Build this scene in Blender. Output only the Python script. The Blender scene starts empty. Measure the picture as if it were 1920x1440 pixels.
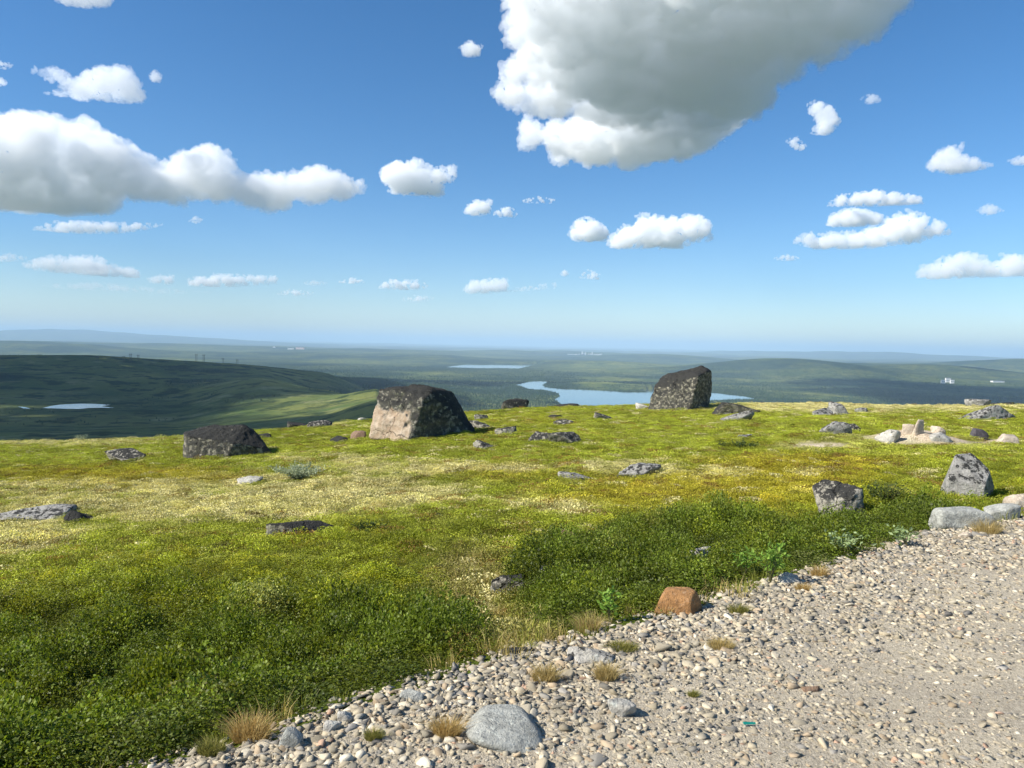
import bpy, bmesh, math, random
import numpy as np
from mathutils import Matrix, Vector

# ------------------------------------------------------------------ camera, sky, sun, exposure
sc = bpy.context.scene
COL = sc.collection
F = 1450.0                                   # focal length in photograph pixels (1920 wide)
PITCH, ROLL, CAMZ = math.atan(75.0 / F), math.radians(1.23), 1.65
_f = np.array([0, math.cos(PITCH), -math.sin(PITCH)])
_r0 = np.array([1.0, 0, 0]); _u0 = np.cross(_r0, _f)
RIGHT = _r0 * math.cos(ROLL) + _u0 * math.sin(ROLL)
UP = _u0 * math.cos(ROLL) - _r0 * math.sin(ROLL)
FWD = _f
CAM = np.array([0, 0, CAMZ])
cd = bpy.data.cameras.new('camera'); cam = bpy.data.objects.new('camera', cd); COL.objects.link(cam)
cd.sensor_width = 36; cd.lens = 36 * F / 1920; cd.clip_start = 0.05; cd.clip_end = 400000
cam.matrix_world = Matrix(((RIGHT[0], UP[0], -FWD[0], 0), (RIGHT[1], UP[1], -FWD[1], 0),
                           (RIGHT[2], UP[2], -FWD[2], CAMZ), (0, 0, 0, 1)))
sc.camera = cam

SUN_EL, SUN_AZ = 38.0, -108.0                # azimuth clockwise from +Y (view direction)
S = np.array([math.sin(math.radians(SUN_AZ)) * math.cos(math.radians(SUN_EL)),
              math.cos(math.radians(SUN_AZ)) * math.cos(math.radians(SUN_EL)), math.sin(math.radians(SUN_EL))])
w = bpy.data.worlds.new('World'); sc.world = w; w.use_nodes = True
nt = w.node_tree; bg = nt.nodes['Background']
sky = nt.nodes.new('ShaderNodeTexSky'); sky.sky_type = 'NISHITA'; sky.sun_disc = False
sky.sun_elevation = math.radians(SUN_EL); sky.sun_rotation = math.radians(SUN_AZ % 360)
sky.air_density = 0.85; sky.dust_density = 0.45; sky.ozone_density = 3.2; sky.altitude = 300
hs = nt.nodes.new('ShaderNodeHueSaturation'); hs.inputs['Saturation'].default_value = 1.27; hs.inputs['Value'].default_value = 0.91
nt.links.new(sky.outputs[0], hs.inputs['Color']); nt.links.new(hs.outputs[0], bg.inputs[0]); bg.inputs[1].default_value = 0.10
sl = bpy.data.lights.new('sun', 'SUN'); sun = bpy.data.objects.new('sun', sl); COL.objects.link(sun)
sl.energy = 4.9; sl.angle = math.radians(0.5); sl.color = (1.0, 0.945, 0.86)
sun.rotation_euler = Vector(S).to_track_quat('Z', 'Y').to_euler(); sun.location = (-30, -10, 40)
vs = sc.view_settings
vs.view_transform = 'Standard'; vs.look = 'None'; vs.gamma = 1.0; vs.use_curve_mapping = False; vs.exposure = 0.75
cy = sc.cycles
cy.max_bounces = 28; cy.diffuse_bounces = 3; cy.glossy_bounces = 2; cy.transmission_bounces = 4
cy.volume_bounces = 26; cy.transparent_max_bounces = 64

rng = np.random.default_rng(7); random.seed(7)

# ------------------------------------------------------------------ helpers
def _hash(i, j, k):
    h = (i.astype(np.int64) * 374761393 + j.astype(np.int64) * 668265263 + k.astype(np.int64) * 2147483647 % 4294967291) & 0xffffffff
    h = ((h ^ (h >> 13)) * 1274126177) & 0xffffffff
    h = ((h ^ (h >> 16)) * 2246822519) & 0xffffffff
    return h ^ (h >> 15)
_G = np.random.default_rng(1).normal(size=(256, 3)); _G /= np.linalg.norm(_G, axis=1)[:, None]
def noise(p):
    p = np.asarray(p, float); i = np.floor(p).astype(np.int64); f = p - i
    u = f * f * f * (f * (f * 6 - 15) + 10); out = np.zeros(len(p))
    for a in (0, 1):
        for b in (0, 1):
            for c in (0, 1):
                g = _G[_hash(i[:, 0] + a, i[:, 1] + b, i[:, 2] + c) & 255]
                d = ((f - np.array([a, b, c])) * g).sum(1)
                wx = u[:, 0] if a else 1 - u[:, 0]; wy = u[:, 1] if b else 1 - u[:, 1]; wz = u[:, 2] if c else 1 - u[:, 2]
                out += d * wx * wy * wz
    return out * 1.6
def fbm(p, o=4, gain=.5, lac=2.03):
    a, s, t = 1.0, 0.0, 0.0
    p = np.asarray(p, float)
    for k in range(o):
        s = s + a * noise(p + 17.3 * k); t += a; a *= gain; p = p * lac
    return s / t
def n2(x, y, scale, seed=0, o=3):
    return fbm(np.stack([np.asarray(x) / scale, np.asarray(y) / scale, np.full(np.shape(x), seed * 7.77 + .5)], 1), o)
def sstep(a, b, x):
    t = np.clip((x - a) / (b - a), 0, 1); return t * t * (3 - 2 * t)
def ray(px, py):
    d = FWD + RIGHT * (px - 960) / F - UP * (py - 720) / F
    return d / np.linalg.norm(d)
def topix(x, y, z):
    q = np.stack([x, y, z], -1) - CAM
    d = np.maximum(q @ FWD, 0.05)
    return 960 + F * (q @ RIGHT) / d, 720 - F * (q @ UP) / d
def onz(px, py, z):
    d = ray(px, py); t = (z - CAMZ) / d[2]; return CAM + d * t
def atdist(px, py, D):
    d = ray(px, py); return CAM + d * (D / math.hypot(d[0], d[1]))

def mesh_obj(name, v, f, mat=None, parent=None, smooth=False):
    me = bpy.data.meshes.new(name)
    v = np.asarray(v, np.float32); n = len(v)
    if isinstance(f, np.ndarray):
        k = f.shape[1]; m = len(f)
        me.vertices.add(n); me.vertices.foreach_set('co', v.ravel())
        me.loops.add(m * k); me.loops.foreach_set('vertex_index', f.astype(np.int32).ravel())
        me.polygons.add(m); me.polygons.foreach_set('loop_start', np.arange(0, m * k, k, dtype=np.int32))
        me.update(calc_edges=True)
    else:
        me.from_pydata(v.tolist(), [], f)
    if smooth: me.polygons.foreach_set('use_smooth', np.ones(len(me.polygons), bool))
    if mat: me.materials.append(mat)
    o = bpy.data.objects.new(name, me); COL.objects.link(o)
    if parent: o.parent = parent
    return o
def tag(o, label=None, cat=None, group=None, kind=None):
    if label: o['label'] = label
    if cat: o['category'] = cat
    if group: o['group'] = group
    if kind: o['kind'] = kind
    return o
def setattr_(me, name, typ, dom, data):
    a = me.attributes.new(name, typ, dom)
    a.data.foreach_set({'FLOAT': 'value', 'INT': 'value', 'FLOAT_VECTOR': 'vector', 'FLOAT_COLOR': 'color'}[typ], np.ascontiguousarray(data).ravel())
def col4(c): return np.concatenate([np.asarray(c, np.float32), np.ones((len(c), 1), np.float32)], 1)

class NT:
    """small node-building helper"""
    def __init__(s, name):
        s.m = bpy.data.materials.new(name); s.m.use_nodes = True; s.t = s.m.node_tree; s.t.nodes.clear()
        s.out = s.t.nodes.new('ShaderNodeOutputMaterial')
    def n(s, typ, **kw):
        x = s.t.nodes.new('ShaderNode' + typ)
        for k, v in kw.items(): setattr(x, k, v)
        return x
    def put(s, sock, v):
        if isinstance(v, bpy.types.NodeSocket): s.t.links.new(v, sock)
        elif v is not None: sock.default_value = (*v, 1) if isinstance(v, tuple) and len(v) == 3 and sock.type == 'RGBA' else v
    def obj(s): return s.n('TexCoord').outputs['Object']
    def noise(s, scale, vec=None, detail=5, rough=.55, dist=0):
        x = s.n('TexNoise'); s.put(x.inputs['Vector'], vec if vec is not None else s.obj())
        x.inputs['Scale'].default_value = scale; x.inputs['Detail'].default_value = detail
        x.inputs['Roughness'].default_value = rough; x.inputs['Distortion'].default_value = dist
        return x.outputs['Fac']
    def ramp(s, fac, a, b):
        x = s.n('MapRange', interpolation_type='SMOOTHSTEP'); s.put(x.inputs[0], fac)
        x.inputs[1].default_value = a; x.inputs[2].default_value = b; return x.outputs[0]
    def math(s, op, a, b=None):
        x = s.n('Math', operation=op); s.put(x.inputs[0], a); s.put(x.inputs[1], b); return x.outputs[0]
    def mix(s, fac, a, b, mode='MIX'):
        x = s.n('Mix', data_type='RGBA', blend_type=mode); s.put(x.inputs[0], fac); s.put(x.inputs[6], a); s.put(x.inputs[7], b)
        return x.outputs[2]
    def attr(s, name, inst=False):
        x = s.n('Attribute', attribute_name=name, attribute_type='INSTANCER' if inst else 'GEOMETRY'); return x.outputs['Color']
    def bump(s, h, strength, dist):
        x = s.n('Bump'); s.put(x.inputs['Height'], h); x.inputs['Strength'].default_value = strength
        x.inputs['Distance'].default_value = dist; return x.outputs[0]
    def principled(s, color, rough=.9, spec=.3, normal=None):
        p = s.n('BsdfPrincipled'); s.put(p.inputs['Base Color'], color); s.put(p.inputs['Roughness'], rough)
        s.put(p.inputs['Specular IOR Level'], spec)
        if normal: s.t.links.new(normal, p.inputs['Normal'])
        return p.outputs[0]
    def done(s, sh): s.t.links.new(sh, s.out.inputs['Surface']); return s.m

def plain(name, c, rough=.8, spec=.3):
    m = NT(name); k = m.mix(m.ramp(m.noise(3), .3, .7), tuple(x * .8 for x in c), tuple(min(1, x * 1.15) for x in c))
    return m.done(m.principled(k, rough, spec))

# ------------------------------------------------------------------ near ground shape
EDGE_PIX = [(330, 1440), (520, 1395), (640, 1345), (760, 1308), (900, 1268), (1000, 1228), (1120, 1203), (1230, 1165),
            (1330, 1142), (1430, 1105), (1500, 1088), (1560, 1070), (1650, 1040), (1750, 1003), (1850, 988), (1920, 976)]
EDGE = np.array([onz(x, y, 0.0)[:2] for x, y in EDGE_PIX])
d0 = EDGE[0] - EDGE[3]; d1 = EDGE[-1] - EDGE[-5]
EDGE = np.vstack([EDGE[0] + d0 / np.linalg.norm(d0) * 30, EDGE, EDGE[-1] + d1 / np.linalg.norm(d1) * 40])
def edge_sd(x, y):
    """distance to the gravel edge, positive on the tundra side"""
    x = np.asarray(x, float); y = np.asarray(y, float); best = np.full(x.shape, 1e9); sg = np.ones(x.shape)
    for a, b in zip(EDGE[:-1], EDGE[1:]):
        e = b - a; L = e @ e
        t = np.clip(((x - a[0]) * e[0] + (y - a[1]) * e[1]) / L, 0, 1)
        dx = x - a[0] - t * e[0]; dy = y - a[1] - t * e[1]; d = np.hypot(dx, dy)
        cr = e[0] * (y - a[1]) - e[1] * (x - a[0])
        up = d < best; best = np.where(up, d, best); sg = np.where(up, np.where(cr >= 0, 1, -1), sg)
    return best * sg
def tundra_z(x, y):
    yc = np.clip(y, -20, None); r = np.hypot(x, y)
    u = x / np.maximum(yc, 2.0)
    z = -0.25 - np.clip(yc, 0, None) * np.interp(u, [-1.2, -.66, -.4, -.18, 0, .165, .414, .66, 1.2], [.106, .1005, .080, .0615, .0475, .039, .0255, .0195, .015])
    over = np.maximum(yc - 42 - 6 * np.sin(x * .13 + 1) , 0)
    z = z - np.where(over < 35, 0.0040 * over ** 2, 0.0040 * 35 ** 2 + .28 * (over - 35))
    return z
def ground_z(x, y, detail=True):
    x = np.asarray(x, float); y = np.asarray(y, float)
    sd = edge_sd(x, y); zt = tundra_z(x, y)
    if detail:
        zt = zt + 0.18 * n2(x, y, 5.0, 1, 3) * sstep(3, 15, np.abs(y)) + 0.13 * n2(x, y, 1.25, 2, 3) * sstep(1, 4, np.hypot(x, y))
        mx, my = MOUND
        zt = zt + 0.36 * np.exp(-(((x - mx) / 1.15) ** 2 + ((y - my) / 1.0) ** 2) ** 1.2)
    zr = 0.02 * n2(x, y, 1.6, 3, 2)
    return zr + (zt - zr) * sstep(0.0, 1.3, sd)
MOUND = (10.5, 19.9)
def hit(px, py, raise_=0.0):
    """point of the near ground seen at a pixel"""
    d = ray(px, py); t = np.concatenate([np.linspace(1, 25, 700), np.linspace(25.05, 75, 700)])
    P = CAM + d * t[:, None]; g = ground_z(P[:, 0], P[:, 1]); below = np.where(P[:, 2] < g + raise_)[0]
    k = below[0] if len(below) else int(np.argmin(P[:, 2] - g))
    p = P[k]; return np.array([p[0], p[1], float(g[k])])

# ------------------------------------------------------------------ ground cover map (which plants grow where)
def ell(px, py, cx, cy_, rx, ry): return np.exp(-(((px - cx) / rx) ** 2 + ((py - cy_) / ry) ** 2))
def cover(x, y, z):
    px, py = topix(x, y, z)
    near = y > 1.0
    px = np.where(near, px, 400); py = np.where(near, py, 1500)
    a, b, c, fine = n2(x, y, 1.6, 11, 3), n2(x, y, .55, 12, 3), n2(x, y, 4.5, 13, 3), n2(x, y, .22, 14, 2)
    sd = edge_sd(x, y)
    yb = np.interp(px, [0, 150, 300, 450, 600, 800, 880, 930, 980], [1150, 1105, 1060, 1035, 1040, 1010, 1030, 1150, 1200])
    birch = sstep(-70, 70, py - yb + 70 * a + 35 * b) * (px < 985)
    yr = np.interp(px, [940, 990, 1050, 1150, 1300, 1500, 1650, 1750, 1920], [1130, 1050, 1000, 975, 968, 962, 948, 945, 965])
    birch2 = sstep(-30, 30, py - yr + 45 * a + 30 * b + 12 * c) * (px >= 950)
    birch = np.maximum(birch, birch2)
    for e in [(1655, 935, 70, 38), (695, 990, 55, 16), (150, 975, 40, 12), (1395, 836, 70, 10), (1880, 900, 60, 40)]:
        birch = np.maximum(birch, np.clip(1.6 * ell(px, py, *e) - .2, 0, 1))
    dry = np.clip(1.3 * ell(px, py, 885, 1130, 80, 60) + ell(px, py, 960, 1195, 80, 34) + .6 * ell(px, py, 880, 1055, 60, 22) + .8 * ell(px, py, 930, 1090, 40, 25), 0, 1)
    dry = np.clip(dry * (1.1 + .8 * b), 0, 1)
    birch = birch * (1 - sstep(.25, .6, dry))
    lich = (1.1 * ell(px, py, 330, 945, 330, 50) + ell(px, py, 40, 1000, 110, 90) + 1.0 * ell(px, py, 700, 930, 260, 40) + .8 * ell(px, py, 1060, 960, 90, 16)
            + 1.3 * ell(px, py, 1640, 762, 420, 15) + .9 * ell(px, py, 120, 828, 260, 13) + .8 * ell(px, py, 560, 797, 180, 9) + .6 * ell(px, py, 1180, 880, 160, 18)
            + .5 * ell(px, py, 620, 860, 260, 18) + .5 * ell(px, py, 1500, 890, 300, 20) + .5 * ell(px, py, 850, 880, 300, 14))
    lich = sstep(.32, .78, lich * (.8 + .9 * a + .8 * b) + .10 * c)
    och = (ell(px, py, 1300, 935, 330, 42) + ell(px, py, 1500, 885, 260, 40) + .9 * ell(px, py, 130, 900, 240, 30) + .7 * ell(px, py, 900, 885, 180, 25)
           + .6 * ell(px, py, 400, 905, 180, 30) + .5 * ell(px, py, 1000, 790, 150, 20))
    och = sstep(.25, .85, och * (.9 + .7 * a + .4 * b))
    brown = ell(px, py, 690, 915, 170, 24) + .7 * ell(px, py, 330, 1010, 110, 36) + .7 * ell(px, py, 560, 1065, 60, 16) + .5 * ell(px, py, 350, 880, 160, 16)
    brown = np.maximum(sstep(.4, .9, brown * (.9 + .9 * a + .5 * b)), dry)
    mx, my = MOUND
    sand = np.clip(1.5 * np.exp(-(((x - mx) / 1.3) ** 2 + ((y - my) / 1.35) ** 2) ** 1.5) - .15 + .5 * b, 0, 1)
    sand = np.maximum(sand, np.clip(1.3 * ell(px, py, 1540, 836, 70, 9) - .25 + .6 * b, 0, 1))
    sand = np.maximum(sand, np.clip(1.2 * ell(px, py, 1860, 828, 55, 6) - .25 + .6 * b, 0, 1))
    C = np.empty(x.shape + (3,))
    C[:] = (.31, .345, .03)
    C *= (1 + .38 * c + .38 * a + .34 * b).clip(.4, 1.8)[..., None]
    pale = sstep(-.15, .35, b * .6 + fine * .7 + .25 * c)[..., None] * .38
    C = C * (1 - pale) + np.array((.42, .40, .10)) * pale
    def lay(C, wgt, col, var):
        cc = np.array(col) * (1 + var * (fine + b))[..., None]; wgt = np.clip(wgt, 0, 1)[..., None]
        return C * (1 - wgt) + cc * wgt
    C = lay(C, och * .58, (.42, .315, .024), .3)
    C = lay(C, brown * .8, (.30, .235, .11), .3)
    C = lay(C, lich * .75, (.66, .59, .28), .35)
    tall = np.maximum(sstep(1040, 1250, py + 40 * a), birch2 * sstep(-.6, .2, a + .5) * sstep(0, 45, py - yr + 20 * a))
    bc = np.array((.245, .27, .022))[None] * (1 - tall[..., None]) + np.array((.112, .148, .016))[None] * tall[..., None]
    bw = birch[..., None]; C = C * (1 - bw) + bc * bw
    C = lay(C, sand, (.82, .66, .47), .25)
    return dict(C=np.clip(C, .008, .85), birch=birch, lich=lich, och=och, brown=brown, sand=sand, tall=tall, sd=sd, px=px, py=py, dry=dry, a=a, b=b)

def polar(az, r, zf, closed):
    A, R = np.meshgrid(np.radians(az), r); x = (R * np.sin(A)).ravel(); y = (R * np.cos(A)).ravel()
    z = zf(x, y); na, nr = len(az), len(r)
    i, j = np.meshgrid(np.arange(na if closed else na - 1), np.arange(nr - 1))
    i = i.ravel(); j = j.ravel(); i2 = (i + 1) % na
    f = np.stack([j * na + i, j * na + i2, (j + 1) * na + i2, (j + 1) * na + i], 1)[:, ::-1]
    return np.stack([x, y, z], 1), f

AZ_NEAR = np.concatenate([np.arange(-44, 44, .22), np.arange(44, 316, 4.0)])
gv, gf = polar(AZ_NEAR, np.concatenate([[.02], np.geomspace(.5, 130, 330)]), ground_z, True)
gsd = edge_sd(gv[:, 0], gv[:, 1])
cov = cover(gv[:, 0], gv[:, 1], gv[:, 2])
gv[:, 2] -= 0.05 * sstep(.05, -.15, gsd)

m = NT('tundra_ground'); c = m.attr('cover')
c = m.mix(m.ramp(m.noise(26, detail=6), .3, .75), m.mix(1.0, c, (.42, .42, .42), 'MULTIPLY'), c)
c = m.mix(m.ramp(m.noise(90, detail=4), .55, .8), c, m.mix(1.0, c, (1.5, 1.45, 1.4), 'MULTIPLY'))
M_GROUND = m.done(m.principled(c, .95, .1, m.bump(m.noise(40, detail=6), .9, .05)))
ground = mesh_obj('ground', gv, gf, M_GROUND, smooth=True); tag(ground, kind='structure')
setattr_(ground.data, 'cover', 'FLOAT_COLOR', 'POINT', col4(cov['C']))

# gravel road sheet
m = NT('gravel_fines'); v = m.noise(55, detail=7, rough=.7)
c = m.mix(m.ramp(v, .3, .7), (.31, .265, .19), (.60, .525, .39))
c = m.mix(m.ramp(m.noise(1.3), .35, .7), c, m.mix(1.0, c, (.8, .8, .82), 'MULTIPLY'))
M_FINES = m.done(m.principled(c, .95, .15, m.bump(m.noise(140, detail=5), 1.0, .012)))
keep = (gsd[gf] < .06 + .10 * n2(gv[:, 0], gv[:, 1], .35, 21, 2)[gf]).all(1) & (np.hypot(gv[gf[:, 0], 0], gv[gf[:, 0], 1]) < 60)
rf = gf[keep]; used = np.unique(rf); remap = np.full(len(gv), -1); remap[used] = np.arange(len(used))
rv = gv[used].copy(); rv[:, 2] = ground_z(rv[:, 0], rv[:, 1]) + .004
road = mesh_obj('gravel_road', rv, remap[rf], M_FINES, smooth=True); tag(road, kind='structure')

# ------------------------------------------------------------------ far terrain
LAKE_Z, POND_Z = -262.0, -142.0
TR = np.array([60, 100, 300, 600, 1000, 1500, 2000, 2500, 3000, 3600, 4500, 6000, 9000.])
TAZ = np.array([-180, -60, -30, -24, -18, -14, -10, -6, -2, 4, 60, 180.])
L = -262
TT = np.array([
    [-10, -22, -62, -110, -150, -180, -200, -220, -240, L, L, L, L],
    [-10, -19, -51, -80, -112, -140, -142, -108, -68, -110, -200, L, L],
    [-10, -19, -51, -80, -112, -141, -142, -106, -68, -110, -200, L, L],
    [-10, -19, -51, -79, -111, -142, -138, -108, -80, -120, -205, L, L],
    [-10, -19, -51, -77, -104, -120, -92, -112, -99, -150, -220, L, L],
    [-10, -19, -50, -74, -97, -110, -119, -150, -116, -165, -235, L, L],
    [-10, -19, -48, -68, -78, -91, -160, -195, -190, -165, -240, L, L],
    [-10, -19, -55, -85, -120, -165, -205, -235, -250, -225, -245, L, L],
    [-10, -19, -62, -115, -165, -210, -240, -262, L, L, L, L, L],
    [-10, -20, -66, -125, -175, -220, -245, -262, L, L, L, L, L],
    [-10, -22, -66, -125, -175, -220, -245, -262, L, L, L, L, L],
    [-10, -22, -62, -110, -150, -180, -200, -220, -240, L, L, L, L]], float)
def _smooth_interp(t, xs):
    k = np.clip(np.searchsorted(xs, t) - 1, 0, len(xs) - 2); f = np.clip((t - xs[k]) / (xs[k + 1] - xs[k]), 0, 1)
    return k, f * f * (3 - 2 * f) * .6 + f * .4
HILLS = [(700, 655, 16000, 200, 1500), (960, 659, 19000, 120, 1500), (830, 660, 17500, 120, 1200), (1080, 661, 22000, 90, 1500), (1480, 674, 8600, 190, 900),
         (1760, 684, 9800, 160, 700), (1640, 681, 11500, 150, 800), (95, 621, 42000, 110, 5000), (330, 633, 40000, 160, 5000), (250, 645, 18000, 240, 1600),
         (60, 647, 14000, 200, 1500), (450, 650, 20000, 160, 1800), (1250, 664, 16000, 130, 1200), (1700, 664, 36000, 220, 4000), (1450, 661, 38000, 150, 4000),
         (1120, 716, 5150, 75, 230), (1235, 722, 5000, 60, 200), (1900, 676, 14000, 130, 1200), (1130, 676, 10500, 140, 700), (620, 692, 7500, 140, 700)]
HW = []
for px, py, D, wpx, dep in HILLS:
    p = atdist(px, py, D); HW.append((p[0], p[1], p[2] - LAKE_Z, wpx / F * D, dep))
def inpoly(x, y, poly):
    x = np.asarray(x); y = np.asarray(y); c = np.zeros(x.shape, bool); P = np.asarray(poly)
    for (x1, y1), (x2, y2) in zip(P, np.roll(P, -1, 0)):
        if y1 == y2: continue
        c ^= ((y1 > y) != (y2 > y)) & (x < (x2 - x1) * (y - y1) / (y2 - y1) + x1)
    return c
WATERS = [
    ('lake', LAKE_Z, [(968, 722), (980, 718.5), (995, 715.5), (1012, 715), (1030, 716), (1024, 719), (1018, 722), (1022, 726), (1040, 728.5), (1060, 730), (1085, 730.5), (1110, 731.5),
                      (1150, 734), (1180, 736), (1215, 735.5), (1195, 731.5), (1215, 729.5), (1240, 728.5), (1300, 730), (1330, 736), (1400, 744), (1415, 748), (1320, 751), (1250, 760),
                      (1150, 766), (1060, 764), (1045, 752), (1038, 749), (1050, 744), (1047, 738), (1035, 734.5), (1020, 731), (1005, 730.5), (990, 729), (980, 725)],
     'broad blue lake between the two largest boulders', 'lake'),
    ('lake', LAKE_Z, [(835, 688.5), (858, 685.5), (875, 683.8), (900, 684.6), (930, 683.6), (960, 684.3), (1000, 682.6), (1025, 682.8), (1002, 685), (988, 687.5), (972, 691), (935, 690.2), (900, 690.4), (870, 689.5)],
     'narrow pale lake far away beyond the forest', 'lake'),
    ('pond', POND_Z, [(78, 765.5), (95, 761.5), (112, 759), (150, 757), (180, 757.5), (207, 759.5), (190, 762), (216, 765), (190, 764.8), (165, 765.3), (150, 767), (120, 766.6)],
     'small silver pond on the shaded hillside at left', 'pond'),
    ('pond', POND_Z, [(33, 762.5), (46, 763.5), (58, 766.5), (44, 766)], 'sliver of water left of the silver pond', 'pond'),
]
PW = [[onz(a, b, z)[:2] for a, b in poly] for _, z, poly, _, _ in WATERS]
def terrain_z(x, y):
    r = np.hypot(x, y); az = np.degrees(np.arctan2(x, y))
    ki, fi = _smooth_interp(az, TAZ); kj, fj = _smooth_interp(np.log(np.maximum(r, 60)), np.log(TR))
    z = (TT[ki, kj] * (1 - fi) * (1 - fj) + TT[ki + 1, kj] * fi * (1 - fj) + TT[ki, kj + 1] * (1 - fi) * fj + TT[ki + 1, kj + 1] * fi * fj)
    pond = np.array(PW[2]).mean(0); dp = np.hypot((x - pond[0]) / 190, (y - pond[1]) / 230)
    calm = sstep(.5, 1.3, dp)
    z = z + calm * sstep(200, 900, r) * sstep(7000, 3500, r) * sstep(LAKE_Z + 2, LAKE_Z + 60, z) * (14 * n2(x, y, 420, 5, 4))
    z = z * calm + (POND_Z - .6) * (1 - calm)
    hn = 1 + .10 * n2(x, y, 1100, 9, 2)
    for hx, hy, hh, wx, dep in HW:
        a = math.atan2(hx, hy); dx = (x - hx) * math.cos(a) - (y - hy) * math.sin(a); dy = (x - hx) * math.sin(a) + (y - hy) * math.cos(a)
        z = z + hh * np.exp(-((dx / wx) ** 2 + (dy / dep) ** 2)) * hn
    roll = sstep(6500, 14000, r)
    z = z + roll * 150 * np.maximum(n2(x, y * 1.6, 4200, 6, 4) + .05, 0) + sstep(20000, 45000, r) * 130 * np.maximum(n2(x, y, 14000, 8, 3) + .1, 0)
    for (nm, lz, _, _, _), P in zip(WATERS, PW):
        P = np.array(P); c0 = P.mean(0); rad = np.hypot(*(P - c0).T).max()
        q = np.hypot(x - c0[0], y - c0[1]) < rad * 1.1
        if nm == 'lake' and q.any():
            ins = np.zeros(x.shape, bool); ins[q] = inpoly(x[q], y[q], P); z = np.where(ins, np.minimum(z, lz - .8), z)
    return z
AZ_FAR = np.concatenate([np.arange(-42, 42, .11), np.arange(42, 318, 4.0)])
TRR = np.concatenate([np.geomspace(75, 600, 40, endpoint=False), np.geomspace(600, 12000, 260, endpoint=False), np.geomspace(12000, 110000, 90)])
tv, tf = polar(AZ_FAR, TRR, terrain_z, True)
def forest(x, y, z):
    r = np.hypot(x, y); az = np.degrees(np.arctan2(x, y))
    upland = sstep(-190, -120, z) * (r < 4500)                         # open fell above the tree line
    f = sstep(-.12, .25, n2(x, y, 900, 31, 4) + .18)
    f = np.where(r < 7000, f, np.maximum(sstep(-.30, .1, n2(x, y, 2600, 33, 4)), sstep(-225, -150, z)))
    f = f * (1 - .93 * upland)
    f = np.maximum(f, .8 * sstep(.10, .3, n2(x, y, 260, 34, 3)) * sstep(1200, 1700, r) * upland)
    near_lake = sstep(6500, 5200, r) * (1 - upland) * sstep(2600, 3200, r)
    return np.clip(np.maximum(f, near_lake * sstep(-.35, .05, n2(x, y, 700, 35, 3) + .1)), 0, 1)
tfor = forest(tv[:, 0], tv[:, 1], tv[:, 2])
m = NT('valley_cover'); fa = m.attr('forest'); pos = m.n('NewGeometry').outputs['Position']
def nz(s, d=6, r=.6): return m.noise(s, pos, d, r)
open_c = m.mix(m.ramp(nz(.004), .35, .65), (.07, .105, .030), (.175, .185, .052))
open_c = m.mix(m.ramp(nz(.012, 7, .7), .52, .75), open_c, (.26, .25, .12))
open_c = m.mix(m.ramp(nz(.016, 7, .65), .48, .6), open_c, (.034, .052, .018))
wood = m.mix(m.ramp(nz(.006, 8, .7), .35, .7), (.011, .027, .020), (.040, .064, .036))
c = m.mix(m.math('MULTIPLY', fa, m.math('ADD', m.math('MULTIPLY', m.ramp(nz(.0016, 7, .62), .42, .56), .6), .4)), open_c, wood)
M_TERR = m.done(m.principled(c, 1.0, .05, m.bump(nz(.05, 6), .8, 6.0)))
terrain = mesh_obj('valley_terrain', tv, tf, M_TERR, smooth=True); tag(terrain, kind='structure')
setattr_(terrain.data, 'forest', 'FLOAT_COLOR', 'POINT', col4(np.repeat(tfor[:, None], 3, 1)))

m = NT('lake_water'); pos = m.n('NewGeometry').outputs['Position']
M_WATER = m.done(m.principled((.05, .085, .11), .08, .6, m.bump(m.noise(.25, pos, 3), .08, .2)))
for (nm, z, poly, lab, cat), P in zip(WATERS, PW):
    # subdivide the shoreline a little and roughen it
    P = np.array(P); Q = np.roll(P, -1, 0); pts = []
    for a, b in zip(P, Q):
        k = max(2, min(10, int(np.hypot(*(b - a)) / 30)))
        for t in np.arange(k) / k: pts.append(a + (b - a) * t)
    pts = np.array(pts); s_ = 14 if nm == 'lake' else 4
    pts = pts + s_ * np.stack([n2(pts[:, 0], pts[:, 1], 70, 41, 2), n2(pts[:, 0], pts[:, 1], 70, 42, 2)], 1)
    bm = bmesh.new(); f = bm.faces.new([bm.verts.new((a, b, z + .3)) for a, b in pts])
    bmesh.ops.triangulate(bm, faces=[f]); bmesh.ops.recalc_face_normals(bm, faces=bm.faces)
    if bm.faces[:] and bm.faces[:][0].normal.z < 0: bmesh.ops.reverse_faces(bm, faces=bm.faces)
    me = bpy.data.meshes.new(nm); bm.to_mesh(me); bm.free(); me.materials.append(M_WATER)
    o = bpy.data.objects.new(nm, me); COL.objects.link(o); tag(o, lab, kind='structure')

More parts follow.
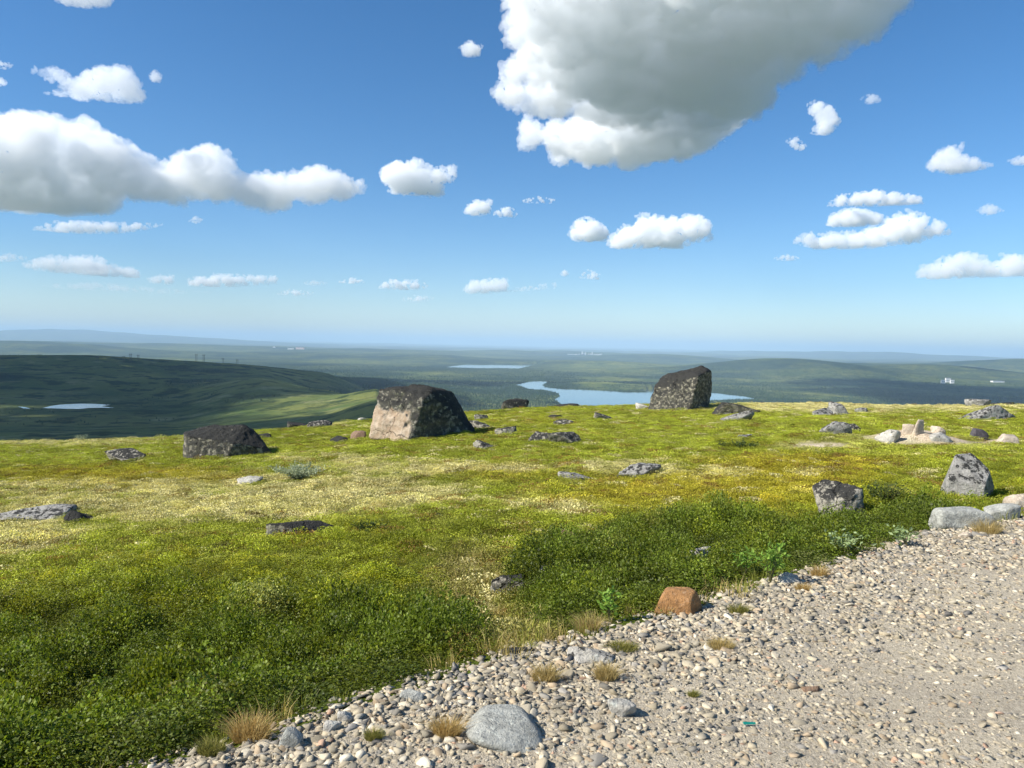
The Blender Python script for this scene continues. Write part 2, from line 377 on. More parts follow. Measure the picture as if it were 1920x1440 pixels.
# ------------------------------------------------------------------ instanced ground cover (stuff)
def src_collection(name, objs):
    c = bpy.data.collections.new(name)
    for o in objs:
        COL.objects.unlink(o); c.objects.link(o)
    return c
def scatter(name, pts, rot, scl, idx, tint, coll, label, cat, kind='stuff', parent=None):
    me = bpy.data.meshes.new(name); n = len(pts)
    me.vertices.add(n); me.vertices.foreach_set('co', np.asarray(pts, np.float32).ravel())
    setattr_(me, 'rot', 'FLOAT_VECTOR', 'POINT', np.asarray(rot, np.float32)); setattr_(me, 'scl', 'FLOAT_VECTOR', 'POINT', np.asarray(scl, np.float32))
    setattr_(me, 'idx', 'INT', 'POINT', np.asarray(idx, np.int32)); setattr_(me, 'tint', 'FLOAT_COLOR', 'POINT', col4(tint))
    o = bpy.data.objects.new(name, me); COL.objects.link(o)
    g = bpy.data.node_groups.new(name + '_scatter', 'GeometryNodeTree')
    g.interface.new_socket('Geometry', in_out='INPUT', socket_type='NodeSocketGeometry'); g.interface.new_socket('Geometry', in_out='OUTPUT', socket_type='NodeSocketGeometry')
    N = g.nodes.new; gi, go = N('NodeGroupInput'), N('NodeGroupOutput'); ip = N('GeometryNodeInstanceOnPoints'); ci = N('GeometryNodeCollectionInfo')
    ci.inputs['Collection'].default_value = coll; ci.inputs['Separate Children'].default_value = True; ci.inputs['Reset Children'].default_value = True
    def na(nm, t): x = N('GeometryNodeInputNamedAttribute'); x.data_type = t; x.inputs['Name'].default_value = nm; return x.outputs['Attribute']
    lk = g.links.new
    lk(gi.outputs[0], ip.inputs['Points']); lk(ci.outputs[0], ip.inputs['Instance']); ip.inputs['Pick Instance'].default_value = True
    lk(na('idx', 'INT'), ip.inputs['Instance Index']); lk(na('scl', 'FLOAT_VECTOR'), ip.inputs['Scale'])
    e = N('FunctionNodeEulerToRotation'); lk(na('rot', 'FLOAT_VECTOR'), e.inputs[0]); lk(e.outputs[0], ip.inputs['Rotation'])
    lk(ip.outputs[0], go.inputs[0])
    o.modifiers.new('scatter', 'NODES').node_group = g
    if parent: o.parent = parent
    tag(o, label, cat if not parent else None, kind=kind); return o

def leaf_mat(name, var=.45, trans=.38, gloss=.25, rough=.5):
    m = NT(name); t = m.attr('tint', True); rnd = m.n('NewGeometry').outputs['Random Per Island']
    lo, hi = 1 - var, 1 + var
    c = m.mix(rnd, m.mix(1.0, t, (lo, lo, lo), 'MULTIPLY'), m.mix(1.0, t, (hi, hi, hi * .95), 'MULTIPLY'))
    p = m.principled(c, rough, gloss); tr = m.n('BsdfTranslucent'); m.put(tr.inputs[0], m.mix(1.0, c, (1.25, 1.25, .6), 'MULTIPLY'))
    x = m.n('MixShader'); x.inputs[0].default_value = trans; m.t.links.new(p, x.inputs[1]); m.t.links.new(tr.outputs[0], x.inputs[2])
    return m.done(x.outputs[0])
M_LEAF = leaf_mat('birch_leaf'); M_HEATH = leaf_mat('heath_leaf', .4, .25, .2, .6); M_LICH = leaf_mat('lichen', .3, .1, .05, .9)
M_BLADE = leaf_mat('grass_blade', .35, .3, .25, .5)

def leaf_clump(name, n, rad, hgt, ls, asp, up, mat, seed, dome=True):
    """leaf-sized faces spread through a low cushion: each leaf two triangles folded along its rib"""
    g = np.random.default_rng(seed); V = []; Fc = []
    th = g.uniform(0, 6.283, n); rr = rad * np.sqrt(g.uniform(0, 1, n))
    top = hgt * (np.sqrt(np.maximum(1 - (rr / rad) ** 2 * .8, .1)) if dome else 1)
    lump = 1 + .35 * np.sin(th * 3 + seed) * (rr / rad)
    zz = top * lump * (1 - .75 * g.uniform(0, 1, n) ** 2.2)
    C = np.stack([rr * np.cos(th), rr * np.sin(th), zz], 1)
    d = g.normal(size=(n, 3)); d[:, 2] = np.abs(d[:, 2]) * up; d[:, :2] += .5 * C[:, :2] / rad; d /= np.linalg.norm(d, axis=1)[:, None]
    q = np.cross(d, g.normal(size=(n, 3))); q /= np.linalg.norm(q, axis=1)[:, None]; nn = np.cross(d, q)
    s = ls * g.uniform(.65, 1.3, n)[:, None]
    a = C - d * s * .5; b = C + q * s * asp * .5 + nn * s * .12; e = C + d * s * .5; f = C - q * s * asp * .5 + nn * s * .12
    V = np.stack([a, b, e, f], 1).reshape(-1, 3); k = np.arange(n) * 4
    Fc = np.concatenate([np.stack([k, k + 1, k + 2], 1), np.stack([k, k + 2, k + 3], 1)])
    return mesh_obj(name, V, Fc, mat)
def blade_verts(g, n, rad, hgt, wid, lean):
    V = []; Fc = []
    for i in range(n):
        a = g.uniform(0, 6.283); r = rad * math.sqrt(g.uniform()); b = np.array([r * math.cos(a), r * math.sin(a), 0])
        h = hgt * g.uniform(.3, 1.1) ** .8 * (1.15 - .5 * r / rad); ln = lean * g.uniform(.1, 1.5) * h * (.4 + r / rad); a2 = a + g.normal() * .7; dd = np.array([math.cos(a2), math.sin(a2), 0])
        p1 = g.uniform(0, 6.283); wv = np.array([math.cos(p1), math.sin(p1), 0]) * wid
        m1 = b + dd * ln * .3 + np.array([0, 0, h * .6]); t = b + dd * ln + np.array([0, 0, h])
        k = len(V); V += [b - wv, b + wv, m1 + wv * .7, m1 - wv * .7, t]; Fc += [[k, k + 1, k + 2, k + 3], [k + 3, k + 2, k + 4]]
    return V, Fc
CB = src_collection('birch_sources', [leaf_clump('birch_clump_%02d' % i, 560, .18, .25, .0155, .8, 1.0, M_LEAF, 100 + i) for i in range(5)])
CH = src_collection('heath_sources', [leaf_clump('heath_clump_%02d' % i, 340, .20, .085, .022, .38, 2.2, M_HEATH, 200 + i) for i in range(5)])
CL = src_collection('lichen_sources', [leaf_clump('lichen_clump_%02d' % i, 340, .17, .045, .018, .8, 1.2, M_LICH, 300 + i) for i in range(4)])
def blade_obj(i, n=45):
    V, Fc = blade_verts(np.random.default_rng(400 + i), n, .10, .15, .0022, .55); return mesh_obj('grass_clump_%02d' % i, V, Fc, M_BLADE)
CG = src_collection('grass_sources', [blade_obj(i) for i in range(4)])

def sample_ground(n, rmin, rmax, power, az=38):
    """random ground points, denser near the camera"""
    u = rng.uniform(0, 1, n); a = rng.uniform(math.radians(-az), math.radians(az), n)
    e = 2 - power; r = (rmin ** e + u * (rmax ** e - rmin ** e)) ** (1 / e)
    x, y = r * np.sin(a), r * np.cos(a); z = ground_z(x, y); return x, y, z, r
def rots(n, tilt=.25): return np.stack([rng.normal(0, tilt, n), rng.normal(0, tilt, n), rng.uniform(0, 6.283, n)], 1)

ROCKS = [  # x0, x1, ytop, ybase, material, depth ratio, seed, label
    (202, 292, 836, 866, 'mottled', .8, 1, 'grey sloping rock left of the wide black crusted boulder'),
    (1338, 1430, 751, 778, 'dark', .6, 2, 'low dark slab lying right behind the tall upright boulder'),
    (1355, 1412, 767, 792, 'grey', .8, 3, 'small pointed grey rock in front of the low dark slab'),
    (937, 989, 741, 763, 'dark', .7, 4, 'dark rounded rock alone on the skyline below the lake'),
    (532, 577, 778, 794, 'dark', .7, 5, 'dark rock with a white left edge on the left crest'),
    (1190, 1222, 756, 768, 'pale', .8, 6, 'flat pale stone at the left foot of the tall boulder'),
    (1530, 1612, 899, 968, 'mottled', .8, 107, 'grey lichen-speckled boulder half sunk in shrubs near the road'),
    (1742, 1868, 946, 990, 'smooth', .55, 8, 'smooth rounded grey slab at the edge of the gravel'),
    (1846, 1915, 943, 975, 'smooth', .6, 9, 'smooth grey stone touching the right end of the rounded slab'),
    (1884, 1935, 922, 962, 'tan', .8, 10, 'tan rusty rock cut by the right border above the gravel'),
    (1784, 1915, 758, 790, 'grey', .45, 11, 'large pale grey outcrop near the right border'),
    (1812, 1858, 749, 764, 'grey', .6, 12, 'flat block resting behind the large pale outcrop'),
    (1850, 1892, 747, 757, 'dark', .7, 13, 'small dark rocks on the far right skyline'),
    (1517, 1562, 764, 782, 'grey', .7, 14, 'low grey rock leaning on a pointed one at right centre'),
    (1552, 1590, 752, 780, 'grey', .8, 15, 'pointed grey rock with dark right side at right centre'),
    (1605, 1630, 764, 774, 'grey', .8, 16, 'small grey rock right of the pointed grey rock'),
    (1533, 1600, 789, 818, 'grey', .6, 17, 'grey-white peaked outcrop left of the sandy mound'),
    (1585, 1616, 794, 810, 'mottled', .6, 18, 'speckled right shoulder of the grey-white outcrop'),
    (1690, 1711, 797, 816, 'tan', .7, 19, 'upright tan slab on top of the sandy mound'),
    (1707, 1729, 789, 816, 'tan', .8, 20, 'pointed pale stone standing highest on the sandy mound'),
    (1648, 1692, 808, 832, 'pale', .7, 21, 'rounded pale rock on the left side of the sandy mound'),
    (1744, 1770, 799, 813, 'tan', .8, 22, 'small tan rock on the right shoulder of the sandy mound'),
    (1740, 1785, 813, 828, 'pale', .6, 23, 'flat pale slab at the right foot of the sandy mound'),
    (1818, 1851, 804, 826, 'char', .8, 24, 'small charcoal pyramid-shaped rock right of the sandy mound'),
    (1866, 1916, 814, 836, 'tan', .7, 25, 'pale tan rock right of the charcoal pyramid rock'),
    (982, 1042, 810, 832, 'mottled', .6, 26, 'flat speckled outcrop, left half, in the middle of the plateau'),
    (1030, 1102, 811, 836, 'mottled', .6, 27, 'flat speckled outcrop, right half, in the middle of the plateau'),
    (885, 926, 824, 846, 'mottled', .8, 28, 'small peaked rock in front of the biggest boulder'),
    (924, 966, 796, 818, 'mottled', .8, 29, 'speckled rock at the tip of the biggest boulder\'s shadow'),
    (882, 928, 789, 806, 'mottled', .7, 30, 'flat speckled rock just behind the biggest boulder\'s shadow'),
    (1046, 1122, 886, 907, 'grey', .5, 31, 'flat grey stone, left one of two in the ochre moss'),
    (1144, 1232, 869, 896, 'grey', .5, 32, 'flat pale rock, right one of two in the ochre moss'),
    (507, 652, 970, 1008, 'dark', .35, 33, 'long dark flat-topped rock in the left shrubs'),
    (-20, 130, 949, 980, 'grey', .45, 34, 'low grey rock at the left border in pale lichen'),
    (110, 168, 954, 984, 'dark', .7, 35, 'dark shaded rock end beside the left border rock'),
    (440, 492, 892, 908, 'pale', .6, 36, 'flat pale stone left of the grey-green willow patch'),
    (616, 652, 817, 831, 'dark', .7, 37, 'small dark stone left of the biggest boulder'),
    (655, 688, 808, 826, 'brown', .7, 38, 'brownish rock touching the left foot of the biggest boulder'),
    (668, 690, 778, 786, 'pale', .7, 39, 'tiny pale rock on the skyline left of the biggest boulder'),
    (578, 622, 788, 803, 'mottled', .7, 40, 'low rock on the crest right of the white-edged dark rock'),
    (478, 508, 812, 824, 'dark', .7, 41, 'small dark rock behind the right end of the black crusted boulder'),
    (1112, 1148, 772, 788, 'mottled', .7, 42, 'speckled rock on the grass below the lake'),
    (1040, 1082, 787, 799, 'mottled', .7, 43, 'low speckled stone left of and nearer than the lake-side rock'),
    (1024, 1052, 777, 785, 'dark', .7, 44, 'tiny dark stone near the skyline under the lake'),
    (1030, 1078, 752, 763, 'dark', .7, 45, 'dark low rocks on the skyline below the lake shore'),
    (888, 918, 776, 788, 'mottled', .7, 46, 'small speckled rock on the crest right of the biggest boulder'),
    (918, 985, 1074, 1120, 'mottled', .7, 47, 'cracked grey rock on bare ground among the central shrubs'),
    (1008, 1078, 1062, 1096, 'grey', .6, 48, 'grey rock under shrubs right of the cracked grey rock'),
    (1192, 1240, 1094, 1130, 'brown', .7, 50, 'small grey-brown rock left of the rust-orange rock'),
    (866, 1018, 1340, 1412, 'smooth', .95, 51, 'largest grey flat stone embedded in the gravel'),
    (526, 568, 1367, 1408, 'smooth', .8, 52, 'pale rounded stone right of the orange grass tuft'),
    (1460, 1498, 1073, 1096, 'pale', .8, 53, 'white stone with dark right side on the road edge'),
    (1062, 1152, 1214, 1246, 'pale', .5, 54, 'flat whitish slab behind the two grass tufts'),
    (1138, 1194, 1316, 1352, 'pale', .7, 55, 'white rounded stone in the middle of the gravel'),
    (1282, 1348, 1024, 1042, 'pale', .5, 56, 'bleached white stone lying in the dark shrubs'),
    (1052, 1100, 988, 1022, 'brown', .8, 57, 'brown rounded stone at the top of the central shrubs'),
    (1104, 1122, 929, 941, 'pale', .8, 58, 'small bright white stone in the ochre moss'),
    (752, 804, 1203, 1226, 'grey', .6, 59, 'flat grey stone beside red leaves in the shrubs'),
    (928, 956, 1178, 1206, 'tan', .8, 60, 'pinkish stone on the bare patch by the gravel'),
    (932, 994, 1213, 1230, 'dark', .5, 61, 'flat dark stone behind the gravel edge'),
    (804, 832, 961, 974, 'dark', .8, 62, 'small dark stone in the centre of the moss'),
    (1382, 1418, 814, 824, 'grey', .6, 63, 'tiny flat grey stone right of centre on the grass'),
    (750, 796, 1296, 1320, 'smooth', .6, 64, 'grey slab stone on the gravel edge'),
    (1796, 1828, 996, 1010, 'tan', .7, 65, 'yellowish flat stone on the gravel by the rounded slab'),
    (1505, 1540, 1285, 1300, 'brown', .6, 66, 'flat reddish-brown stone on the right of the gravel'),
    (634, 662, 1332, 1358, 'pale', .8, 67, 'pale block stone left on the gravel edge'),
    (606, 640, 1358, 1384, 'pale', .8, 68, 'white rounded stone below the pale block stone'),
    (1730, 1748, 940, 950, 'pale', .8, 69, 'tiny pale stone left of the angular grey boulder'),
]
BURIED = {48: .05, 56: .12, 57: .06, 59: .05, 107: .04}      # feet hidden in shrubs this deep
# plants keep clear of the stones, on them and just in front of them
SPOTS = []
for x0, x1, yt, yb, mat, dep, seed, lab in ROCKS:
    b = hit((x0 + x1) / 2, yb, BURIED.get(seed, 0)); s = float((b - CAM) @ FWD) / F; W = (x1 - x0) * s; view = b[:2] / np.linalg.norm(b[:2])
    if b[1] < 16: SPOTS.append((b[0] + view[0] * W * .1, b[1] + view[1] * W * .1, view, W * .5 + .05, W * .35 + .28 if b[1] < 10 else W * .35 + .2))
def clear_of_stones(x, y):
    ok = np.ones(len(x), bool)
    for cx, cy_, v, rx, ry in SPOTS:
        dx, dy = x - cx, y - cy_; q = dx * v[0] + dy * v[1]; p = dx * v[1] - dy * v[0]
        ok &= ~((np.abs(p) < rx) & (q < .3 * rx) & (q > -ry))
    return ok
# shrubs
x, y, z, r = sample_ground(60000, 2.2, 55, .85, 40)
c = cover(x, y, z); k = (c['birch'] * (.9 + .5 * c['b']) > rng.uniform(.12, .75, len(x))) & (c['sd'] > .22 + .3 * rng.uniform(size=len(x)) ** 2) & (c['sand'] < .3) & clear_of_stones(x, y)
x, y, z, r = x[k], y[k], z[k], r[k]; c = {q: v[k] for q, v in c.items()}
lump = n2(x, y, .42, 61, 2); gap = n2(x, y, .3, 62, 2)
k = gap > -.34 + .25 * (1 - c['tall']) * 0; x, y, z, r, lump = x[k], y[k], z[k], r[k], lump[k]; c = {q: v[k] for q, v in c.items()}
h = (.40 + .62 * c['tall'] + .35 * np.clip(c['a'], -.6, .8)) * (1 + 1.35 * lump.clip(-.5, .7)) * rng.uniform(.75, 1.3, len(x)) * sstep(.1, .8, c['sd']).clip(.45, 1)
s = rng.uniform(.85, 1.3, len(x))
yl = np.where(rng.uniform(size=(len(x), 1)) < .22, np.array([[1.28, 1.12, .9]]), np.array([[1.0, 1.0, 1.0]]))
tint = c['C'] * (1 + .28 * rng.normal(size=(len(x), 1))).clip(.45, 1.8) * (1 + .5 * lump[:, None]) * yl
scatter('dwarf_shrubs', np.stack([x, y, z - .02], 1), rots(len(x), .2), np.stack([s, s, h], 1), rng.integers(0, 5, len(x)), tint, CB,
        'dark glossy green dwarf shrub thicket covering the foreground', 'shrubs')
# heath
x, y, z, r = sample_ground(75000, 2.5, 62, 1.15, 40)
c = cover(x, y, z); u = rng.uniform(size=len(x))
k = (c['sd'] > .25) & (c['sand'] < .2) & (c['lich'] * .75 < u) & (c['birch'] < .75) & (c['dry'] < .6 + .4 * u)
x, y, z, r = x[k], y[k], z[k], r[k]; c = {q: v[k] for q, v in c.items()}
s = rng.uniform(.8, 1.4, len(x)) * (1 + r / 60); h = rng.uniform(.35, 1.25, len(x)) * (1 + .5 * c['a'])
scatter('heath_plants', np.stack([x, y, z - .015], 1), rots(len(x), .15), np.stack([s, s, h], 1), rng.integers(0, 5, len(x)),
        np.where(rng.uniform(size=(len(x), 1)) < .08, np.array([[.24, .15, .035]]), c['C']) * (1 + .3 * rng.normal(size=(len(x), 1))).clip(.4, 1.8), CH, 'low yellow-green heath and crowberry mat over the plateau', 'heath')
# lichen
x, y, z, r = sample_ground(42000, 3.0, 62, 1.1, 40)
c = cover(x, y, z); u = rng.uniform(size=len(x))
k = (c['sd'] > .3) & (c['birch'] < .6) & (c['lich'] * .85 + .10 + .25 * np.clip(c['b'], 0, 1) > u) & (c['sand'] < .2)
x, y, z, r = x[k], y[k], z[k], r[k]; s = rng.uniform(.6, 1.3, len(x)) * (1 + r / 70)
tint = np.array([.62, .56, .27]) * rng.uniform(.7, 1.2, (len(x), 1))
scatter('reindeer_lichen', np.stack([x, y, z - .005], 1), rots(len(x), .15), np.stack([s, s, s * rng.uniform(.5, 1.1, len(x))], 1), rng.integers(0, 4, len(x)), tint, CL,
        'pale cream lichen cushions spread between the heath', 'lichen')
# thin grass
x, y, z, r = sample_ground(30000, 2.5, 45, 1.1, 40)
c = cover(x, y, z); u = rng.uniform(size=len(x))
edge = np.exp(-((c['sd'] - .25) / .3) ** 2)
k = (c['sd'] > .0) & ((c['brown'] * .8 + .12 + .25 * edge) * (1 - .85 * c['birch']) > u)
x, y, z, r = x[k], y[k], z[k], r[k]; c = {q: v[k] for q, v in c.items()}
tint = np.where(rng.uniform(size=(len(x), 1)) < .45, np.array([[.42, .33, .13]]), np.array([[.24, .25, .05]])) * rng.uniform(.7, 1.3, (len(x), 1))
s = rng.uniform(.5, 1.1, len(x))
scatter('dry_grass', np.stack([x, y, z], 1), rots(len(x), .12), np.stack([s, s, s], 1), rng.integers(0, 4, len(x)), tint, CG,
        'thin dry straw grass growing among the heath and along the gravel edge', 'grass')

# far forest of the valley
def tree_src(i):
    g = np.random.default_rng(500 + i); V = []; Fc = []
    for t, (zb, zt, rr) in enumerate([(.12, .5, .24), (.32, .75, .19), (.55, 1.0, .13)]):
        k = len(V); n = 6; ang = g.uniform(0, 1)
        for q in range(n):
            a = ang + q * 6.283 / n; rq = rr * g.uniform(.7, 1.25); V.append((rq * math.cos(a), rq * math.sin(a), zb + g.uniform(-.05, .05)))
        V.append((g.normal() * .02, g.normal() * .02, zt)); Fc += [[k + q, k + (q + 1) % n, k + n] for q in range(n)]
    return mesh_obj('far_tree_%02d' % i, V, Fc, M_TREE)
m = NT('far_foliage'); M_TREE = m.done(m.principled(m.attr('tint', True), .9, .1))
CT = src_collection('tree_sources', [tree_src(i) for i in range(4)])
n = 200000; a = np.radians(rng.uniform(-37, 37, n)); r = np.exp(rng.uniform(math.log(1100), math.log(8500), n))
x, y = r * np.sin(a), r * np.cos(a); z = terrain_z(x, y); fo = forest(x, y, z)
wet = np.zeros(n, bool)
for P in PW: wet |= inpoly(x, y, P)
k = (fo > rng.uniform(.25, 1.0, n)) & ~wet & (rng.uniform(size=n) < np.clip((r / 4500) ** 1.2, .15, 1))
x, y, z, r = x[k], y[k], z[k], r[k]; s = rng.uniform(4.5, 9.5, len(x)) * np.where(z > -180, .5, 1)
scatter('forest', np.stack([x, y, z - .3], 1), np.stack([np.zeros(len(x)), np.zeros(len(x)), rng.uniform(0, 6.28, len(x))], 1), np.stack([s * 1.25, s * 1.25, s], 1),
        rng.integers(0, 4, len(x)), np.array([.024, .046, .021]) * rng.uniform(.6, 1.6, (len(x), 1)), CT, 'dark far-off forest filling the valley around the lakes', 'forest')

# ------------------------------------------------------------------ rocks
_ico = {}
def ico(level):
    if level not in _ico:
        bm = bmesh.new(); bmesh.ops.create_icosphere(bm, subdivisions=level, radius=1)
        v = np.array([q.co[:] for q in bm.verts]); f = np.array([[q.index for q in p.verts] for p in bm.faces]); bm.free()
        _ico[level] = (v / np.linalg.norm(v, axis=1)[:, None], f)
    return _ico[level]
def hull_planes(pts):
    bm = bmesh.new()
    for p in pts: bm.verts.new(p)
    bmesh.ops.convex_hull(bm, input=bm.verts); bmesh.ops.recalc_face_normals(bm, faces=bm.faces)
    c = np.mean(np.array(pts), 0); N = []; D = []
    for f in bm.faces:
        n_ = np.array(f.normal); d = float(n_ @ (np.array(f.verts[0].co) - c))
        if d < 0: n_, d = -n_, -d
        N.append(n_); D.append(max(d, 1e-3))
    bm.free(); return c, np.array(N), np.array(D)
def planes_to_rock(N, D, level, sharp, amp, freq, seed, stretch=(1, 1, 1)):
    d, f = ico(level); d = d * np.array(stretch); d = d / np.linalg.norm(d, axis=1)[:, None]
    q = np.maximum(d @ N.T, 0) / D
    r = 1 / (q ** sharp).sum(1) ** (1 / sharp); v = d * r[:, None]; sc_ = np.median(r)
    p = v / sc_ * freq + seed * 3.1
    disp = amp * sc_ * (fbm(p, 5, .55) + .55 * (.35 - np.abs(noise(p * 1.7 + 5))) + .3 * np.round(noise(p * .9 + 9) * 3) / 3)
    return v + d * disp[:, None], f
def random_planes(seed, k=9):
    g = np.random.default_rng(seed); N = g.normal(size=(k, 3)); N /= np.linalg.norm(N, axis=1)[:, None]
    N = np.vstack([N, np.eye(3), -np.eye(3)]); return N, np.concatenate([g.uniform(.5, .95, k), g.uniform(.95, 1.3, 6)])

def rock_mat(name, base, dark=.5, pale=.3, green=.0, scale=1.0, pink=False):
    cracks = scale < 1.8
    """granite with black crust lichen, pale ring lichen and grain"""
    m = NT(name); co = m.obj(); oi = m.n('ObjectInfo'); off = m.n('VectorMath', operation='ADD'); m.put(off.inputs[0], co)
    cmb = m.n('CombineXYZ'); rr = m.math('MULTIPLY', oi.outputs['Random'], 50.0)
    for i_ in range(3): m.t.links.new(rr, cmb.inputs[i_])
    m.t.links.new(cmb.outputs[0], off.inputs[1]); v = off.outputs[0]
    def nz(s, d=6, r=.62): return m.noise(s * scale, v, d, r)
    b0 = tuple(x * .72 for x in base); b1 = tuple(min(1, x * 1.25) for x in base)
    c = m.mix(m.ramp(nz(3.5), .3, .7), b0, b1)
    c = m.mix(m.ramp(nz(26, 4), .35, .75), m.mix(1.0, c, (.72, .72, .72), 'MULTIPLY'), c)
    geo = m.n('NewGeometry'); sx = m.n('SeparateXYZ'); m.t.links.new(geo.outputs['Normal'], sx.inputs[0])
    if green: c = m.mix(m.math('MULTIPLY', m.ramp(nz(6), .5, .62), green), c, (.22, .25, .12))
    pl = m.math('MULTIPLY', m.ramp(nz(11, 7, .7), .54, .62), min(1, pale * 1.6)); c = m.mix(pl, c, (.52, .53, .46))
    dk = m.math('ADD', nz(5.5, 8, .72), m.math('MULTIPLY', m.ramp(sx.outputs['Z'], .1, .75), .10 * max(dark, 0))); lim = .66 - .18 * dark
    dkm = m.ramp(dk, lim, lim + .05)
    upf = m.ramp(sx.outputs['Z'], -.5, .6)
    if pink:
        sp = m.n('SeparateXYZ'); m.t.links.new(co, sp.inputs[0])
        top = m.math('ADD', sp.outputs['Z'], m.math('MULTIPLY', m.math('SUBTRACT', nz(2.2), .5), 1.0))
        clean = m.math('MULTIPLY', m.ramp(m.math('MULTIPLY', sx.outputs['X'], -1.0), .05, .3), m.ramp(top, 1.12, .92))
        clean = m.math('MULTIPLY', clean, m.ramp(m.math('ADD', sp.outputs['X'], m.math('MULTIPLY', nz(4), .5)), .05, -.12))
        pk = m.mix(m.ramp(nz(4.5, 7), .35, .7), (.38, .28, .19), (.53, .435, .325)); pk = m.mix(m.ramp(nz(18), .6, .75), pk, (.30, .22, .17))
        c = m.mix(clean, c, pk); dkm = m.math('MULTIPLY', dkm, m.math('SUBTRACT', 1.0, clean))
    c = m.mix(m.math('MULTIPLY', dkm, m.math('ADD', m.math('MULTIPLY', upf, .35), .62)), c, (.028, .028, .026))
    vo = m.n('TexVoronoi', feature='DISTANCE_TO_EDGE'); wv = m.n('VectorMath', operation='ADD'); nzc = m.n('TexNoise'); m.put(nzc.inputs['Vector'], v); nzc.inputs['Scale'].default_value = 2.5 * scale
    sc2 = m.n('VectorMath', operation='SCALE'); m.t.links.new(nzc.outputs['Color'], sc2.inputs[0]); sc2.inputs['Scale'].default_value = .55 / scale
    m.t.links.new(v, wv.inputs[0]); m.t.links.new(sc2.outputs[0], wv.inputs[1]); m.t.links.new(wv.outputs[0], vo.inputs['Vector']); vo.inputs['Scale'].default_value = 1.15 * scale
    crack = m.ramp(vo.outputs['Distance'], .0, .022)
    crack = m.math('MAXIMUM', crack, m.ramp(nz(1.3, 3), .56, .44)) if cracks else m.math('MAXIMUM', crack, 1.0)
    c = m.mix(crack, m.mix(1.0, c, (.42, .42, .42), 'MULTIPLY'), c)
    h = m.math('ADD', m.math('ADD', nz(9, 8, .65), m.math('MULTIPLY', nz(40, 4), .4)), m.math('MULTIPLY', crack, .5))
    return m.done(m.principled(c, .92, .2, m.bump(h, 1.0, .07 / scale)))
RM = dict(
    pink=rock_mat('pink_granite_crusted', (.32, .30, .24), 1.25, .35, .45, 1.0, True),
    dark=rock_mat('black_crusted_rock', (.36, .33, .25), 1.25, .5, .25, 1.3),
    mottled=rock_mat('mottled_rock', (.40, .37, .30), .85, .8, .2, 1.5),
    grey=rock_mat('grey_rock', (.38, .365, .33), .62, .8, .1, 1.7),
    pale=rock_mat('pale_rock', (.55, .52, .45), .35, .6, 0, 2.0),
    tan=rock_mat('tan_rock', (.60, .50, .38), -.3, .2, 0, 2.0),
    smooth=rock_mat('smooth_grey_rock', (.44, .44, .39), .1, .5, 0, 3.0),
    orange=rock_mat('rusty_rock', (.43, .225, .09), .0, .08, 0, 4.0),
    char=rock_mat('charcoal_rock', (.10, .09, .10), .2, .1, 0, 3.0),
    brown=rock_mat('brown_rock', (.26, .17, .11), .3, .1, 0, 4.0))
def place_rock(name, v, f, mat, base, label, cat='rock', group=None):
    o = mesh_obj(name, v, f, RM[mat]); o.location = base
    if len(f) > 1000: o.data.polygons.foreach_set('use_smooth', np.ones(len(o.data.polygons), bool))
    return tag(o, label, cat, group)
def custom_boulder(name, pts, px, py, mat, label, level=6, sharp=60, amp=.09, freq=2.4, seed=1, sink=6):
    b = hit(px, py); D = float((b - CAM) @ FWD); s = D / F
    P = np.array(pts, float) * s; low = P[:, 2] <= 1e-6; P[low, 2] -= sink * s
    ctr, N, Dd = hull_planes(P); v, f = planes_to_rock(N, Dd, level, sharp, amp, freq, seed, (1.15, 1.0, .8)); v = v + ctr
    return place_rock(name, v, f, mat, b, label, 'boulder')

custom_boulder('boulder', [(-20, 0, 0), (-102, 45, 0), (-98, 48, 40), (-86, 56, 93), (-60, 45, 94), (8, 10, 76), (18, 22, 92), (112, 96, 0), (94, 92, 20), (58, 76, 60), (0, 60, 103), (28, 56, 97),
                           (-70, 140, 0), (70, 160, 0), (-60, 130, 88), (55, 130, 82)], 785, 827, 'pink',
               'biggest boulder, black crusted top and clean pink broken face', seed=3)
custom_boulder('boulder', [(8, 0, 0), (24, 8, 66), (-64, 45, 0), (-56, 42, 24), (-52, 46, 40), (-38, 50, 55), (-2, 50, 73), (40, 52, 85), (56, 52, 0), (64, 54, 50), (58, 46, 77),
                           (-40, 115, 0), (50, 115, 0), (45, 100, 75), (-30, 95, 60)], 1285, 771, 'dark',
               'tall dark upright boulder standing in front of the lake', seed=8, amp=.085)
custom_boulder('boulder', [(-53, 18, 0), (-53, 20, 42), (-26, 45, 87), (8, 48, 91), (26, 18, 60), (4, -6, 36), (2, -4, 0), (50, 40, 28), (50, 50, 0), (36, 40, 62), (-30, 95, 0), (40, 95, 0), (0, 88, 78)], 1838, 946, 'grey',
               'angular grey boulder with black lichen flecks beside the gravel at right', seed=5, amp=.025, sharp=60)
custom_boulder('boulder', [(-82, 20, 0), (-82, 24, 44), (-70, 5, 40), (-60, 0, 0), (-40, 50, 56), (25, 50, 58), (40, 50, 48), (20, 0, 30), (10, -4, 0), (82, 35, 8), (80, 35, 0), (50, 15, 22), (-60, 100, 0), (60, 100, 0), (-50, 95, 45), (30, 95, 42)], 416, 859, 'dark',
               'wide low black and white crusted boulder on the left slope', seed=11, amp=.075)

